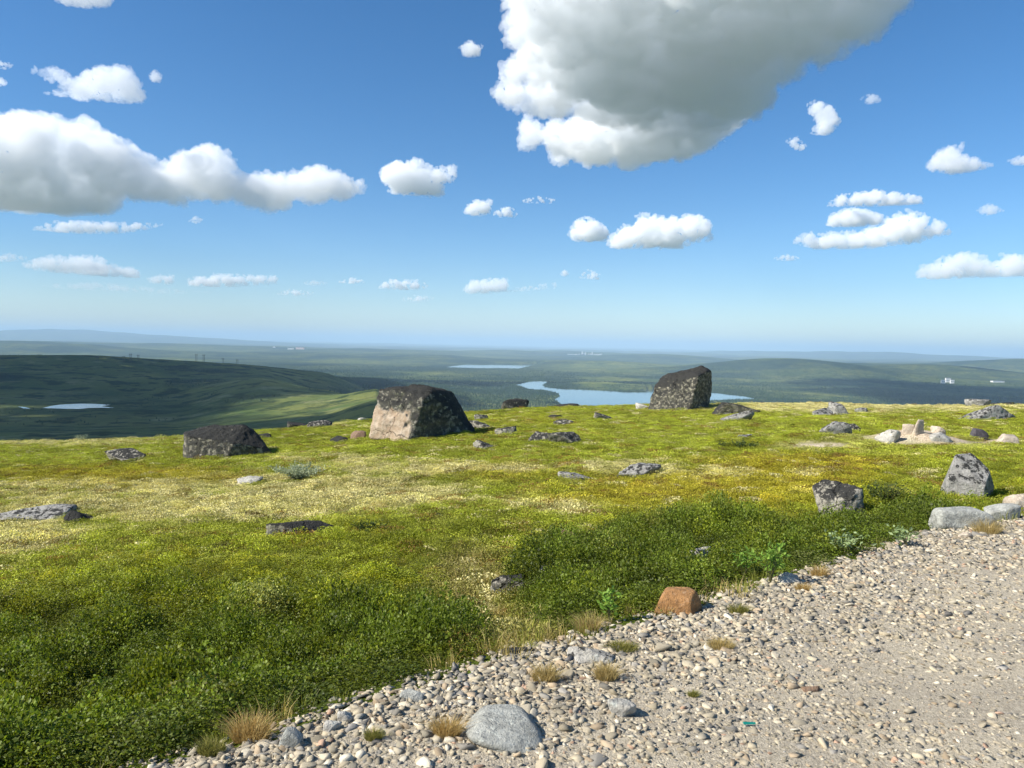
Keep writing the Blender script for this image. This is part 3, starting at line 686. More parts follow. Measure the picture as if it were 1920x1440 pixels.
o = custom_boulder('rock', [(-52, 12, 0), (-38, 16, 32), (-18, 24, 43), (8, 18, 40), (30, 26, 41), (46, 30, 20), (52, 30, 0), (22, -4, 0), (16, 0, 26), (-18, 60, 36), (28, 62, 36), (40, 66, 0), (-40, 60, 0)], 1278, 1156, 'orange',
                   'rust-orange rock at the edge of the gravel', level=5, seed=21, amp=.04, sink=10, sharp=16)
o['category'] = 'rock'
for x0, x1, yt, yb, mat, dep, seed, lab in ROCKS:
    deep = BURIED.get(seed, 0); b = hit((x0 + x1) / 2, yb, deep); D = float((b - CAM) @ FWD); s = D / F
    W, H = (x1 - x0) * s, (yb - yt) * s
    view = b[:2] / np.linalg.norm(b[:2]); se = (CAMZ - b[2]) / np.linalg.norm(b - CAM)     # part of the seen height is top surface
    dp = max(W * dep, H * .6); H = max(.4 * H, H - .62 * dp * se) + deep
    c = np.array([b[0] + view[0] * dp * .42, b[1] + view[1] * dp * .42]); b = np.array([c[0], c[1], float(ground_z(c[:1], c[1:])[0])])
    N, Dd = random_planes(900 + seed); big = (x1 - x0) > 60
    soft = mat in ('smooth', 'char')
    if soft: Dd = .78 + .22 * (Dd - Dd.min()) / np.ptp(Dd)
    v, f = planes_to_rock(N, Dd, 5 if big else 4, 12 if soft else 30, .05 if soft else .15, 1.6, seed, (1, 1, 1))
    ext = np.ptp(v, axis=0); v = v / ext * np.array([W, dp, H * 1.7]); v[:, 2] -= v[:, 2].max() - H * 1.03
    place_rock('boulder' if W > 1.0 else 'rock' if W > .3 else 'stone', v, f, mat, b, lab, 'rock' if W > .3 else 'stone')

# ------------------------------------------------------------------ gravel
m = NT('pebble'); oi = m.n('ObjectInfo'); t = m.attr('tint', True)
def pebble_mat(name, src):
    m = NT(name)
    c = m.attr('tint', True) if src == 'inst' else m.n('ObjectInfo').outputs['Color']
    v = m.noise(40, None, 6, .7)
    c = m.mix(m.ramp(v, .3, .75), m.mix(1.0, c, (.72, .72, .72), 'MULTIPLY'), m.mix(1.0, c, (1.18, 1.17, 1.15), 'MULTIPLY'))
    return m.done(m.principled(c, .9, .2, m.bump(m.noise(70, None, 5), .5, .006)))
M_PEB = pebble_mat('pebble_gravel', 'inst'); M_STONE = pebble_mat('loose_stone', 'obj')
def pebble(i, level, mat, name):
    g = np.random.default_rng(1500 + i)
    if i % 4 == 0:                                                        # water-worn
        N, Dd = random_planes(1500 + i, 8); v, f = planes_to_rock(N, Dd, level, 12, .06, 1.6, i)
    else:                                                                 # broken, angular
        bm = bmesh.new(); p = g.normal(size=(9, 3)); p /= np.linalg.norm(p, axis=1)[:, None]
        for q in p * g.uniform(.8, 1, (9, 1)): bm.verts.new(q)
        bmesh.ops.convex_hull(bm, input=bm.verts); bmesh.ops.recalc_face_normals(bm, faces=bm.faces)
        if level > 2: bmesh.ops.bevel(bm, geom=bm.edges[:], offset=.07, segments=1, affect='EDGES')
        bmesh.ops.triangulate(bm, faces=bm.faces[:]); bm.verts.index_update()
        v = np.array([q.co[:] for q in bm.verts]); f = np.array([[q.index for q in t_.verts] for t_ in bm.faces]); bm.free()
    v = v / np.ptp(v, axis=0) * np.array([1, g.uniform(.55, .9), g.uniform(.26, .48)])
    return mesh_obj(name, v, f, mat, smooth=i % 4 == 0)
CP = src_collection('pebble_sources', [pebble(i, 2, M_PEB, 'pebble_%02d' % i) for i in range(12)])
def stone_cols(n):
    pal = np.array([(.47, .405, .285), (.385, .34, .25), (.54, .47, .345), (.265, .245, .205), (.44, .345, .23), (.64, .58, .45), (.35, .325, .28), (.48, .32, .22), (.17, .16, .145)])
    w_ = np.array([.27, .18, .22, .09, .1, .06, .05, .015, .02]); return pal[rng.choice(len(pal), n, p=w_ / w_.sum())] * rng.uniform(.6, 1.25, (n, 1))
n = 540000; x, y, z, r = sample_ground(n, 2.2, 26, 1.0, 40)
sd = edge_sd(x, y); coarse = n2(x, y, 1.1, 51, 3)
ed = np.exp(-np.abs(sd) / .9)
k = (sd < rng.exponential(.10, n) + .05 * coarse) & (r < 26); x, y, z, r, sd, coarse, ed = [q[k] for q in (x, y, z, r, sd, coarse, ed)]
size = np.clip(.0066 * np.exp(rng.normal(0, .5, len(x))) * (1 + 1.7 * ed + .6 * coarse.clip(-.6, 1)) * (1 + r / 25), .004, .05)
scatter('gravel', np.stack([x, y, z + .10 * size], 1), rots(len(x), .35), np.repeat(size[:, None], 3, 1) * rng.uniform(.8, 1.25, (len(x), 3)) * 1.35,
        rng.integers(0, 12, len(x)), stone_cols(len(x)), CP, 'loose beige and grey gravel spread over the roadside', 'gravel', parent=road)
# the larger stones one can pick apart, each a part of the road
STONES = [pebble(30 + i, 3, M_STONE, 'stone').data for i in range(12)]
for o in [q for q in COL.objects if q.name.startswith('stone') and q.data in STONES and not q.get('label')]: bpy.data.objects.remove(o)
cnt = 0; tries = 0
taken = []
while cnt < 300 and tries < 6000:
    tries += 1
    px, py = rng.uniform(330, 1960), rng.uniform(985, 1440)
    p = onz(px, py, 0); sdv = float(edge_sd([p[0]], [p[1]])[0])
    if sdv > .12 or p[1] > 9: continue
    if rng.uniform() > .15 + .85 * math.exp(-max(0, -sdv) / .6): continue
    sz = float(np.clip(rng.lognormal(math.log(.048), .36), .032, .12)) * (1 if sdv > -.8 else .75)
    if any((p[0] - q[0]) ** 2 + (p[1] - q[1]) ** 2 < (.45 * (sz + q[2])) ** 2 for q in taken): continue
    taken.append((p[0], p[1], sz))
    o = bpy.data.objects.new('stone', random.choice(STONES)); COL.objects.link(o); o.parent = road
    zz = float(ground_z([p[0]], [p[1]])[0])
    o.location = (p[0], p[1], zz + .07 * sz); o.rotation_euler = (rng.normal(0, .2), rng.normal(0, .2), rng.uniform(0, 6.28))
    o.scale = (sz * rng.uniform(.85, 1.2), sz * rng.uniform(.85, 1.2), sz * rng.uniform(.8, 1.3))
    o.color = (*stone_cols(1)[0], 1); cnt += 1

# ------------------------------------------------------------------ single plants
def two_tone(name, a, b, trans=.3):
    m = NT(name); rnd = m.n('NewGeometry').outputs['Random Per Island']; c = m.mix(rnd, a, b)
    p = m.principled(c, .55, .25); tr = m.n('BsdfTranslucent'); m.put(tr.inputs[0], c)
    x = m.n('MixShader'); x.inputs[0].default_value = trans; m.t.links.new(p, x.inputs[1]); m.t.links.new(tr.outputs[0], x.inputs[2]); return m.done(x.outputs[0])
M_OR = two_tone('orange_grass', (.38, .23, .06), (.60, .46, .19)); M_ST = two_tone('straw_grass', (.34, .24, .07), (.58, .46, .20))
M_GR = two_tone('olive_grass', (.14, .15, .03), (.36, .32, .08))
TUFTS = [(470, 1392, 105, 50, M_OR, 'bushy orange dry grass tuft at the lower left gravel edge'), (395, 1418, 70, 30, M_GR, 'low olive grass clump left of the bushy orange tuft'),
         (1022, 1282, 68, 34, M_ST, 'straw grass tuft, left of the pair on the gravel'), (1136, 1278, 60, 34, M_ST, 'straw grass tuft, right of the pair on the gravel'),
         (838, 1382, 72, 38, M_OR, 'orange grass tuft left of the largest grey stone'), (1536, 1084, 44, 22, M_OR, 'small orange grass tuft at the far road edge'),
         (1385, 1152, 54, 18, M_GR, 'flat olive cushion right of the rust-orange rock'), (1350, 1218, 80, 18, M_ST, 'flat brownish cushion plant in the gravel'),
         (1165, 1222, 100, 16, M_GR, 'olive moss strip behind the right straw tuft'), (1850, 1000, 80, 26, M_ST, 'straw grass in front of the smooth rounded slab'),
         (1225, 1130, 34, 36, M_ST, 'straw grass tuft at the left side of the rust-orange rock'), (1105, 1185, 70, 34, M_ST, 'pale straw grass hanging over the gravel by the shrubs'),
         (1505, 1108, 40, 14, M_OR, 'thin orange grass in front of the small orange tuft'), (700, 1390, 44, 22, M_GR, 'tiny green weed with white bloom among the gravel'),
         (1300, 1312, 26, 12, M_GR, 'tiny olive moss clump on the open gravel')]
for i, (px, py, wpx, hpx, mat, lab) in enumerate(TUFTS):
    b = hit(px, py); s = float((b - CAM) @ FWD) / F
    V, Fc = blade_verts(np.random.default_rng(700 + i), int(260 + wpx * 4), wpx * s * .30, hpx * s * 1.25, .0015, .9)
    V = np.array(V); V[:, 1] *= .6
    o = mesh_obj('grass_tuft', V, Fc, mat); o.location = b; tag(o, lab, 'grass tuft')

def leafy(name, px, py, wpx, hpx, n, ls, mat, stem, label, cat, asp=.45, up=1.6, deep=0.0):
    b = hit(px, py, deep); s = float((b - CAM) @ FWD) / F; e = bpy.data.objects.new(name, None); COL.objects.link(e); e.location = b; tag(e, label, cat)
    g = np.random.default_rng(int(px)); W, H = wpx * s / 2, hpx * s + deep; V = []; Fc = []; SV = []; SF = []
    for j in range(stem):
        a = g.uniform(0, 6.283); tip = np.array([W * .9 * math.cos(a) * g.uniform(.2, 1), W * .6 * math.sin(a) * g.uniform(.2, 1), H * g.uniform(.65, 1)])
        k = len(SV); w_ = .003
        for t in (0, .5, 1):
            c = tip * np.array([t ** 1.5, t ** 1.5, t]); q = w_ * (1 - .6 * t)
            SV += [c + np.array([q * math.cos(r_), q * math.sin(r_), 0]) for r_ in (0, 2.1, 4.2)]
        for t in (0, 3): SF += [[k + t + q, k + t + (q + 1) % 3, k + t + 3 + (q + 1) % 3, k + t + 3 + q] for q in range(3)]
        for q in range(n // stem):
            t = g.uniform(.25 if deep == 0 else .55, 1.05); c = tip * np.array([t ** 1.5, t ** 1.5, t]) + g.normal(size=3) * ls * .5
            d = g.normal(size=3); d[2] = abs(d[2]) * up * .4; d /= np.linalg.norm(d); r_ = np.cross(d, g.normal(size=3)); r_ /= np.linalg.norm(r_); nn = np.cross(d, r_)
            L_ = ls * g.uniform(.6, 1.25); kk = len(V)
            V += [c, c + d * L_ * .5 + r_ * L_ * asp * .5 + nn * L_ * .06, c + d * L_, c + d * L_ * .5 - r_ * L_ * asp * .5 + nn * L_ * .06]; Fc += [[kk, kk + 1, kk + 2], [kk, kk + 2, kk + 3]]
    mesh_obj('stem', SV, SF, M_STEM, e); mesh_obj('foliage', V, Fc, mat, e); return e
M_STEM = plain('stem', (.16, .15, .06)); M_WIL = two_tone('willow_leaf', (.17, .24, .08), (.34, .42, .20)); M_LIGHT = two_tone('light_leaf', (.14, .26, .03), (.28, .42, .07), .4)
M_GREYW = two_tone('grey_willow_leaf', (.25, .30, .17), (.46, .50, .32))
leafy('umbel_plant', 1142, 1146, 26, 40, 60, .05, M_LIGHT, 5, 'pale green umbrella-shaped plant on a thin stem in dark shrubs', 'plant', deep=.08)
leafy('willow_sapling', 1445, 1085, 70, 62, 180, .045, M_LIGHT, 12, 'bright green leafy sapling above the road edge', 'sapling', deep=.05)
leafy('willow_sapling', 1395, 1078, 50, 50, 110, .045, M_LIGHT, 8, 'smaller light green sapling left of the bright leafy one', 'sapling', deep=.05)
leafy('willow_sapling', 1590, 1030, 110, 26, 150, .045, M_WIL, 16, 'spreading light green willow near the far road edge', 'sapling', deep=.05)
leafy('willow_sapling', 1700, 1015, 70, 24, 110, .045, M_WIL, 12, 'grey-green willow clump left of the smooth rounded slab', 'sapling', deep=.05)
leafy('willow_bush', 560, 902, 150, 30, 2600, .05, M_GREYW, 60, 'silvery grey-green willow patch on the left plateau', 'bush')
leafy('willow_bush', 150, 825, 40, 12, 260, .06, M_GREYW, 12, 'silvery willow on the left skyline', 'bush')
M_RED = two_tone('red_leaf', (.42, .07, .03), (.60, .18, .08))
leafy('red_plant', 766, 1228, 36, 16, 60, .03, M_RED, 8, 'patch of red leaves beside a flat grey stone', 'plant', deep=.05)
M_DRK = two_tone('dark_shrub_leaf', (.035, .06, .012), (.10, .13, .03))
leafy('low_shrub', 1392, 842, 120, 12, 1500, .05, M_DRK, 40, 'dark low shrub strip beside the bare sandy patch', 'shrub')
leafy('low_shrub', 1655, 962, 110, 58, 1500, .035, M_DRK, 40, 'dark leafy shrub leaning on the speckled sunken boulder', 'shrub')
leafy('low_shrub', 690, 1006, 90, 26, 900, .035, M_DRK, 30, 'dark shrub at the right end of the long flat-topped rock', 'shrub')

# litter: a small teal plastic scrap, folded
b = hit(1405, 1366); s = .055
V = [(-.5, -.12, 0), (.5, -.05, 0), (.5, .18, .05), (-.5, .14, .08), (-.45, .02, .16), (.48, .06, .13)]
V = [(x * s, y * s, z * s + .015) for x, y, z in V]
o = mesh_obj('plastic_scrap', V, [[0, 1, 5, 4], [4, 5, 2, 3], [0, 4, 3], [1, 2, 5], [0, 3, 2, 1]], plain('teal_plastic', (.01, .20, .16), .35, .5)); o.location = b
tag(o, 'small teal plastic scrap lying on the gravel', 'litter')

# ------------------------------------------------------------------ far man-made things
M_POLE = plain('weathered_pole', (.07, .07, .07)); M_WHITE = plain('white_wall', (.78, .77, .74)); M_ROOF = plain('grey_roof', (.35, .34, .33)); M_PINKW = plain('pinkish_wall', (.75, .55, .48)); M_GLASS = plain('dark_window', (.10, .12, .14), .3, .5)
def box(x0, x1, y0, y1, z0, z1):
    return [(x, y, z) for z in (z0, z1) for x, y in ((x0, y0), (x1, y0), (x1, y1), (x0, y1))], [[3, 2, 1, 0], [4, 5, 6, 7], [0, 1, 5, 4], [1, 2, 6, 5], [2, 3, 7, 6], [3, 0, 4, 7]]
def far_hit(px, py, rmin=900, rmax=60000):
    d = ray(px, py); t = np.geomspace(rmin, rmax, 3000); P = CAM + d * t[:, None]; g = terrain_z(P[:, 0], P[:, 1]); k = np.where(P[:, 2] < g)[0]
    k = k[0] if len(k) else int(np.argmin(P[:, 2] - g)); return np.array([P[k, 0], P[k, 1], g[k]])
PYL = [('leftmost', 183, 676, 8), ('second from the left', 232, 677, 9), ('left of the close middle pair', 245, 679, 15), ('right of the close middle pair', 259, 676, 10), ('left of the paired poles on the crest', 368, 676, 13),
       ('right of the paired poles on the crest', 382, 676, 13), ('second from the right', 418, 678, 9), ('rightmost', 445, 681, 8)]
for which, px, py, hp in PYL:
    p = far_hit(px, py, 1200, 4500); D = np.hypot(p[0], p[1]); H = max(14, hp / F * D); e = bpy.data.objects.new('power_pylon', None); COL.objects.link(e); e.location = (p[0], p[1], p[2] - 1)
    for sx in (-1, 1): V, Fc = box(sx * 2.4 - .45, sx * 2.4 + .45, -.45, .45, 0, H); mesh_obj('pole', V, Fc, M_POLE, e)
    V, Fc = box(-6, 6, -.35, .35, H * .86, H * .86 + .8); mesh_obj('crossarm', V, Fc, M_POLE, e)
    tag(e, 'thin power pylon on the left hill, ' + which, 'pylon', 'pylons of the power line on the left hill')
def block(name, px, py, wpx, hpx, mat, label, group, rmin=6000, windows=0):
    p = far_hit(px, py, rmin); D = np.hypot(p[0], p[1]); s = D / F; W, H = wpx * s, hpx * s
    e = bpy.data.objects.new(name, None); COL.objects.link(e); e.location = (p[0], p[1], p[2] - H * .05); tag(e, label, 'building', group)
    V, Fc = box(-W / 2, W / 2, -W * .2, W * .2, 0, H); mesh_obj('wall', V, Fc, mat, e)
    V, Fc = box(-W * .52, W * .52, -W * .22, W * .22, H + .05, H * 1.1); mesh_obj('roof', V, Fc, M_ROOF, e)
    for i in range(windows):
        V, Fc = box(-W * .45 + i * W * .9 / windows + W * .03, -W * .45 + (i + 1) * W * .9 / windows - W * .03, -W * .2 - .6, -W * .2 - .1, H * .5, H * .62); mesh_obj('window_band', V, Fc, M_GLASS, e)
block('far_building', 1768, 719, 6, 6, M_WHITE, 'left white block of the lone building group in the right valley', 'white buildings in the right valley', 4000, 3)
block('far_building', 1777, 717, 8, 7, M_WHITE, 'tallest middle block of the lone building group in the right valley', 'white buildings in the right valley', 4000, 3)
block('far_building', 1785, 719, 6, 6, M_WHITE, 'right white block of the lone building group in the right valley', 'white buildings in the right valley', 4000, 3)
block('far_shed', 1870, 717, 18, 2.5, M_WHITE, 'long pale shed right of the lone building group', None, 4000)
block('far_building', 563, 655, 15, 4, M_PINKW, 'bright whitish-pink industrial hall near the left horizon', None, 15000)
block('far_building', 545, 655, 10, 2.5, M_WHITE, 'low white hall left of the whitish-pink industrial hall', None, 15000)
block('far_building', 514, 652, 4, 2, M_WHITE, 'tiny white dot building left of the industrial halls', None, 15000)
g = np.random.default_rng(4)
TALL = {6: 'left one of the three taller white towers of the far town', 8: 'middle one of the three taller white towers of the far town', 11: 'right one of the three taller white towers of the far town'}
for i in range(16):
    px = 1066 + i * 4.1 + g.normal() * .8
    block('town_block', px, 665.5 + g.normal() * .5, g.uniform(1.6, 3.4), g.uniform(1.4, 3.0) + (2.5 if i in (6, 8, 11) else 0), M_WHITE, TALL.get(i, 'tiny white low block of the far town under the horizon'), 'white blocks of the far town', 16000)

# ------------------------------------------------------------------ haze
hb = [(-1, -1), (1, -1), (1, 1), (-1, 1)]; HS = 118000; ZB, ZT = -300.0, 520.0
V = [(x * HS, y * HS, z) for z in (ZB, ZT) for x, y in hb]; Fc = [[3, 2, 1, 0], [4, 5, 6, 7], [0, 1, 5, 4], [1, 2, 6, 5], [2, 3, 7, 6], [3, 0, 4, 7]]
m = NT('haze'); pv = m.n('VolumePrincipled'); pv.inputs['Color'].default_value = (.57, .795, 1.0, 1); pv.inputs['Density'].default_value = 4.2e-5; pv.inputs['Anisotropy'].default_value = .0
m.t.links.new(pv.outputs[0], m.out.inputs['Volume'])
o = mesh_obj('haze', V, Fc, m.m); tag(o, 'thin bluish summer haze over the valley', kind='stuff')

# ------------------------------------------------------------------ clouds
def cloud_mat(name, dens):
    m = NT(name); pv = m.n('VolumePrincipled'); pv.inputs['Color'].default_value = (.988, .995, 1.0, 1); pv.inputs['Density'].default_value = dens; pv.inputs['Anisotropy'].default_value = .0
    m.t.links.new(pv.outputs[0], m.out.inputs['Volume']); return m.m
def seg_dist(p, poly):
    P = np.asarray(poly, float); d = np.full(len(p), 1e9)
    for a, b in zip(P, np.roll(P, -1, 0)):
        e = b - a; t = np.clip(((p - a) @ e) / (e @ e), 0, 1); d = np.minimum(d, np.hypot(*(p - a - t[:, None] * e).T))
    return d
CBASE = 1200.0
def outer_shells(me, Rs):
    """keep the outward shells of a skin; drop inner cavities and crumbs"""
    nv = len(me.vertices); v = np.empty(nv * 3, np.float32); me.vertices.foreach_get('co', v); v = v.reshape(-1, 3).astype(float)
    me.calc_loop_triangles(); nt_ = len(me.loop_triangles); t = np.empty(nt_ * 3, np.int32); me.loop_triangles.foreach_get('vertices', t); t = t.reshape(-1, 3)
    lab = np.arange(nv)
    while True:
        m_ = lab[t].min(1); new = lab.copy()
        for q in range(3): np.minimum.at(new, t[:, q], m_)
        new = new[new]
        if (new == lab).all(): break
        lab = new
    vol = np.zeros(nv); np.add.at(vol, lab[t[:, 0]], np.einsum('ij,ij->i', v[t[:, 0]], np.cross(v[t[:, 1]], v[t[:, 2]])) / 6)
    good = vol[lab[t[:, 0]]] > .6 * Rs ** 3; t = t[good]; used = np.unique(t); rm = np.full(nv, -1); rm[used] = np.arange(len(used))
    tmp = mesh_obj('cloud_tmp', v[used], rm[t]); new_me = tmp.data; bpy.data.objects.remove(tmp); return new_me
def voxel_skin(o, size):
    md = o.modifiers.new('r', 'REMESH'); md.mode = 'VOXEL'; md.voxel_size = size
    dg = bpy.context.evaluated_depsgraph_get(); me = bpy.data.meshes.new_from_object(o.evaluated_get(dg)); o.modifiers.clear(); return me
def read_mesh(me, what):
    a = np.empty(len(me.vertices) * 3, np.float32); me.vertices.foreach_get(what, a); return a.reshape(-1, 3).astype(float)
def cloud_skin(sph, label, tau, Rm, seed, flatten=True):
    """union of puffs as one closed skin, billowed, filled with an even droplet volume"""
    iv, ifc = ico(2); V = []; Fc = []; k = 0
    for c, R in sph:
        V.append(iv * R + c); Fc.append(ifc + k); k += len(iv)
    V = np.concatenate(V); Fc = np.concatenate(Fc); org = V.mean(0); V = V - org; Rs = float(np.percentile([R for _, R in sph], 65))
    size = max(Rs * .19, np.ptp(V, axis=0).max() / 250)
    o = mesh_obj('cloud', V, Fc); me = outer_shells(voxel_skin(o, size), Rs); o.data = me
    v = read_mesh(me, 'co'); nr = read_mesh(me, 'normal'); p = v / Rs
    bil = .9 * (.30 - np.abs(noise(p * .8 + seed))) + .55 * (.30 - np.abs(noise(p * 1.8 + 7))) + .40 * (.3 - np.abs(noise(p * 3.9 + 13)))
    v = v + nr * (Rs * 1.1 * bil)[:, None]
    if flatten:
        zb = np.percentile(v[:, 2], 4); low = v[:, 2] < zb + .2 * Rm; v[low, 2] = zb + .2 * Rm + (v[low, 2] - zb - .2 * Rm) * .45
    me.vertices.foreach_set('co', v.astype(np.float32).ravel()); me.update()
    if len(sph) > 300:                                                    # the great clouds: skin the folds again, then fine billows
        me = outer_shells(voxel_skin(o, size * .8), Rs * .5); o.data = me; v = read_mesh(me, 'co'); nr = read_mesh(me, 'normal'); p = v / Rs
        v = v + nr * (Rs * (.42 * (.3 - np.abs(noise(p * 2.7 + 3))) + .30 * (.3 - np.abs(noise(p * 5.3 + 9)))))[:, None]
        me.vertices.foreach_set('co', v.astype(np.float32).ravel()); me.update()
    me.polygons.foreach_set('use_smooth', np.ones(len(me.polygons), bool))
    me.materials.clear(); me.materials.append(cloud_mat('cloud_volume', tau / (2 * Rm))); o.location = org
    return tag(o, label, 'cloud')
def puffs(poly, n, D=None, thick=.6, flat=False, seed=0, cap=.40):
    """fill an outline with puffs: small at the rim, larger inside"""
    g = np.random.default_rng(3000 + seed); P = np.asarray(poly, float); lo, hi = P.min(0), P.max(0)
    q = g.uniform(lo, hi, (n * 40, 2)); q = q[inpoly(q[:, 0], q[:, 1], P)]; d = seg_dist(q, P)
    bigd = d.max(); rmin = max(1.6, .075 * bigd); keep = d > rmin * .8; q, d = q[keep], d[keep]
    wsel = g.uniform(size=len(d)) ** (1 / (.35 + d / bigd)); sel = np.concatenate([np.argsort(-wsel)[:n // 2], np.argsort(d * g.uniform(.3, 1, len(d)))[:n // 2]]); q, d = q[sel], d[sel]
    if D is None:
        el = ray((lo[0] + hi[0]) / 2, hi[1]); D = CBASE / el[2] * math.hypot(el[0], el[1])
    sph = []
    for (px, py), dd in zip(q, d):
        rp = float(np.clip(dd * g.uniform(.45, .95), rmin, cap * bigd * g.uniform(.6, 1.1)))
        for layer in range(2 if dd > cap * bigd else 1):
            if flat:
                zc = 1430 + dd / F * 4200 * g.uniform(-.05, 1.0); c = onz(px, py, zc); R = rp / F * np.linalg.norm(c - CAM)
            else:
                c = atdist(px, py, D); R = rp / F * D; c = c + np.array([0, g.uniform(-1, 1) * thick * dd / F * D * 1.6, 0])
            sph.append((c, R))
    return sph, bigd / F * (4200 if flat else D)
def cloud(poly, label, n, tau=6.0, D=None, thick=.6, seed=0):
    sph, Rm = puffs(poly, n, D, thick, False, seed); return cloud_skin(sph, label, tau, Rm, seed)
BODY = [(955, -10), (948, 80), (985, 100), (945, 125), (923, 155), (950, 195), (1010, 207), (1080, 212), (1200, 235), (1330, 235), (1400, 215), (1440, 200),
        (1478, 170), (1490, 135), (1560, 108), (1600, 75), (1652, 60), (1692, 20), (1712, -40), (1640, -150), (1300, -210), (960, -110)]
LOBE = [(1076, 190), (1076, 232), (1040, 220), (1018, 245), (1000, 222), (985, 220), (966, 272), (985, 294), (1060, 292), (1100, 300), (1180, 303), (1232, 306), (1300, 288), (1354, 276), (1384, 232), (1440, 190), (1300, 170), (1180, 180)]
sA, RA = puffs(BODY, 420, flat=True, seed=1, cap=.30); sB, RB = puffs(LOBE, 260, D=5500, thick=1.6, seed=2, cap=.5)
cloud_skin(sA + sB, 'huge white cloud with a dark grey underside at the top of the sky', 14, RA, 1, False)
BANK = [(-160, 240), (-60, 222), (60, 225), (150, 218), (192, 240), (240, 268), (290, 298), (345, 310), (350, 365), (340, 386), (300, 376), (240, 371), (200, 366), (182, 400), (100, 409), (-60, 409), (-160, 400)]
MID = [(325, 310), (345, 292), (380, 271), (430, 284), (454, 322), (470, 340), (465, 385), (440, 383), (370, 372), (330, 372)]
TAIL = [(440, 335), (470, 326), (500, 322), (560, 322), (600, 309), (642, 327), (704, 346), (690, 369), (640, 374), (560, 386), (510, 400), (470, 389), (440, 380)]
sC, RC = puffs(BANK, 420, D=4900, thick=1.2, seed=3, cap=.28); sD, _ = puffs(MID, 150, D=4950, thick=1.0, seed=4); sE, _ = puffs(TAIL, 200, D=5000, thick=1.0, seed=5)
cloud_skin(sC + sD + sE, 'long piled white cloud bank with a grey base at left', 7, RC, 2)
cloud([(700, 330), (740, 300), (780, 296), (820, 315), (872, 303), (866, 332), (836, 346), (832, 372), (800, 381), (755, 371), (720, 361)], 'round white puff at the right end of the long cloud bank', 150, 5, D=5200, seed=3)
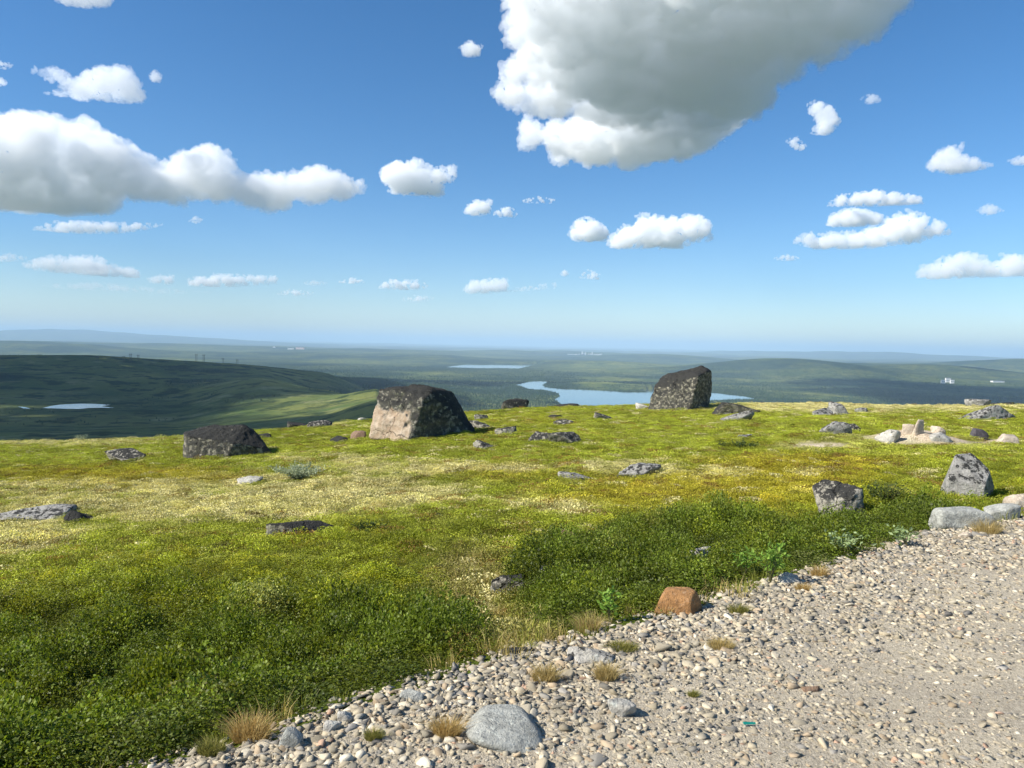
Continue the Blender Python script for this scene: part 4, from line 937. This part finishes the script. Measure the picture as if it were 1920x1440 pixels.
SMALL = [([(50, 431), (100, 412), (200, 415), (315, 420), (250, 436), (120, 441)], 'flat ragged cloud strip under the left cloud bank', 3),
         ([(52, 130), (100, 123), (150, 150), (190, 122), (240, 123), (262, 150), (272, 180), (240, 197), (150, 191), (73, 186), (115, 165)], 'ragged white cloud alone in the upper left sky', 4),
         ([(278, 140), (292, 130), (306, 142), (300, 158), (284, 156)], 'tiny puff right of the ragged upper left cloud', 2),
         ([(95, 6), (130, -22), (200, -22), (216, 8), (150, 16)], 'thin cloud cut by the top border at upper left', 2.5),
         ([(858, 90), (880, 74), (906, 84), (900, 106), (874, 114)], 'small puff left of the huge cloud', 3),
         ([(863, 395), (890, 371), (926, 374), (920, 401), (890, 413)], 'small puff right of the long bank, left one of two', 4),
         ([(924, 397), (950, 385), (973, 396), (965, 411), (926, 410)], 'small puff right of the long bank, right one of two', 3.5),
         ([(974, 376), (1010, 367), (1047, 375), (1035, 383), (985, 382)], 'tiny flat cloudlet above the two small puffs', 2.5),
         ([(1063, 440), (1075, 415), (1100, 404), (1130, 420), (1145, 437), (1140, 456), (1080, 458)], 'rounded left lobe of the central white cloud', 6),
         ([(1135, 450), (1170, 420), (1200, 399), (1260, 405), (1310, 401), (1332, 420), (1336, 450), (1292, 456), (1290, 471), (1150, 474)], 'solid flat-based white cloud right of centre', 7),
         ([(1546, 386), (1570, 366), (1640, 354), (1726, 368), (1732, 386), (1640, 390)], 'top layer of the three-tier cloud at right', 4.5),
         ([(1548, 426), (1555, 400), (1600, 387), (1652, 400), (1662, 420), (1600, 430)], 'middle lobe of the three-tier cloud at right', 5),
         ([(1655, 410), (1700, 392), (1750, 405), (1787, 436), (1740, 451), (1680, 461), (1640, 472), (1540, 474), (1485, 456), (1500, 437), (1560, 435), (1620, 430)], 'broad bottom layer of the three-tier cloud at right', 6),
         ([(1695, 522), (1740, 490), (1800, 472), (1920, 478), (2040, 485), (2040, 525), (1850, 524), (1760, 529)], 'long pale cloud low at the right border', 4),
         ([(1508, 197), (1530, 187), (1560, 200), (1577, 230), (1552, 260), (1518, 252), (1530, 230)], 'upright small cloud right of the huge cloud', 4, 7500),
         ([(1472, 265), (1490, 251), (1514, 275), (1500, 290)], 'tiny puff below the upright small cloud', 2.5, 7800),
         ([(1733, 318), (1760, 280), (1812, 264), (1800, 290), (1867, 310), (1800, 332)], 'slanting small cloud near the right border', 4),
         ([(1610, 186), (1635, 171), (1657, 188), (1635, 199)], 'faint tiny puff under the right end of the huge cloud', 1.5, 7600),
         ([(1828, 393), (1855, 379), (1884, 395), (1850, 409)], 'faint puff right of the three-tier cloud', 2),
         ([(1885, 302), (1915, 290), (1950, 300), (1915, 314)], 'faint cloudlet cut by the right border', 2),
         ([(1446, 485), (1475, 475), (1504, 484), (1475, 492)], 'faint flat cloudlet left of the low right cloud', 1.8),
         ([(-30, 122), (5, 112), (30, 122), (5, 132)], 'small cloudlet cut by the left border, upper one', 2),
         ([(-20, 155), (0, 142), (16, 155), (0, 166)], 'small cloudlet cut by the left border, lower one', 2),
         ([(352, 415), (366, 404), (383, 412), (368, 422)], 'tiny faint puff under the long bank', 1.5),
         ([(40, 492), (100, 477), (200, 479), (212, 495), (255, 502), (263, 524), (200, 524), (120, 516), (50, 503)], 'flat cloud bank low over the left horizon', 3),
         ([(274, 522), (300, 514), (332, 516), (322, 537), (284, 534)], 'small low cloud right of the flat left bank', 2.2),
         ([(350, 522), (400, 512), (522, 517), (528, 531), (400, 542), (354, 541)], 'long flat low cloud left of centre', 3),
         ([(513, 551), (545, 541), (592, 548), (570, 559)], 'thin low cloudlet under the long flat low cloud', 2.2),
         ([(630, 529), (660, 519), (690, 527), (670, 537)], 'thin low cloudlet, first right of the long flat low cloud', 2.5),
         ([(708, 542), (720, 523), (790, 524), (808, 539), (760, 547)], 'low flat-based cloud under the round puff', 3.2),
         ([(743, 561), (780, 552), (822, 558), (780, 570)], 'faint lowest cloudlet above the horizon', 1.8),
         ([(866, 547), (880, 525), (950, 519), (962, 540), (1047, 529), (1042, 541), (960, 547), (880, 558)], 'low ragged cloud in the centre over the horizon', 3),
         ([(1083, 521), (1100, 504), (1128, 514), (1122, 527)], 'tiny bright low puff right of centre', 3),
         ([(-40, 485), (20, 474), (60, 484), (10, 494)], 'faint low streak cut by the left border', 1.2),
         ([(60, 535), (180, 527), (300, 540), (420, 548), (300, 553), (150, 546)], 'faintest long streak of cloud above the left horizon', .7),
         ([(100, 507), (200, 503), (250, 512), (180, 518)], 'faint grey layer inside the flat left bank', 1.2),
         ([(560, 531), (590, 524), (618, 531), (590, 538)], 'faint scrap between the two thin low cloudlets', 1.2),
         ([(1048, 513), (1059, 505), (1069, 513), (1058, 520)], 'tiniest low puff left of the bright one', 2.2)]
for i, (poly, lab, tau, *far) in enumerate(SMALL):
    P = np.array(poly, float); area = .5 * abs(np.dot(P[:, 0], np.roll(P[:, 1], 1)) - np.dot(P[:, 1], np.roll(P[:, 0], 1)))
    cloud(poly, lab, int(np.clip(area / 16, 40, 220)), tau * .75, D=far[0] if far else None, seed=10 + i)
# clouds left of the picture whose shadow lies on the left hill
def shadow_cloud(spots, label, seed, tau=9, zc=1250):
    g = np.random.default_rng(seed); sph = []
    for gx, gy, gz, R in spots:
        off = (zc - gz) / S[2]; c0 = np.array([gx, gy, gz]) + S * off
        for i in range(16):
            a = g.uniform(0, 6.283); rr = R * math.sqrt(g.uniform()) * .8; sph.append((c0 + np.array([rr * math.cos(a), rr * math.sin(a), g.uniform(-.1, .5) * R]), R * g.uniform(.25, .45)))
    cloud_skin(sph, label, tau, np.mean([q[3] for q in spots]), seed, False)
shadow_cloud([(-1000, 1500, -140, 420), (-800, 950, -105, 300), (-1100, 2100, -130, 420), (-1050, 2700, -90, 420), (-420, 780, -90, 260), (-950, 3150, -90, 420), (-1600, 1900, -130, 480), (-1500, 2700, -90, 450), (-1900, 3200, -90, 450)],
             'cloud left of the picture that shades the left hill', 77)
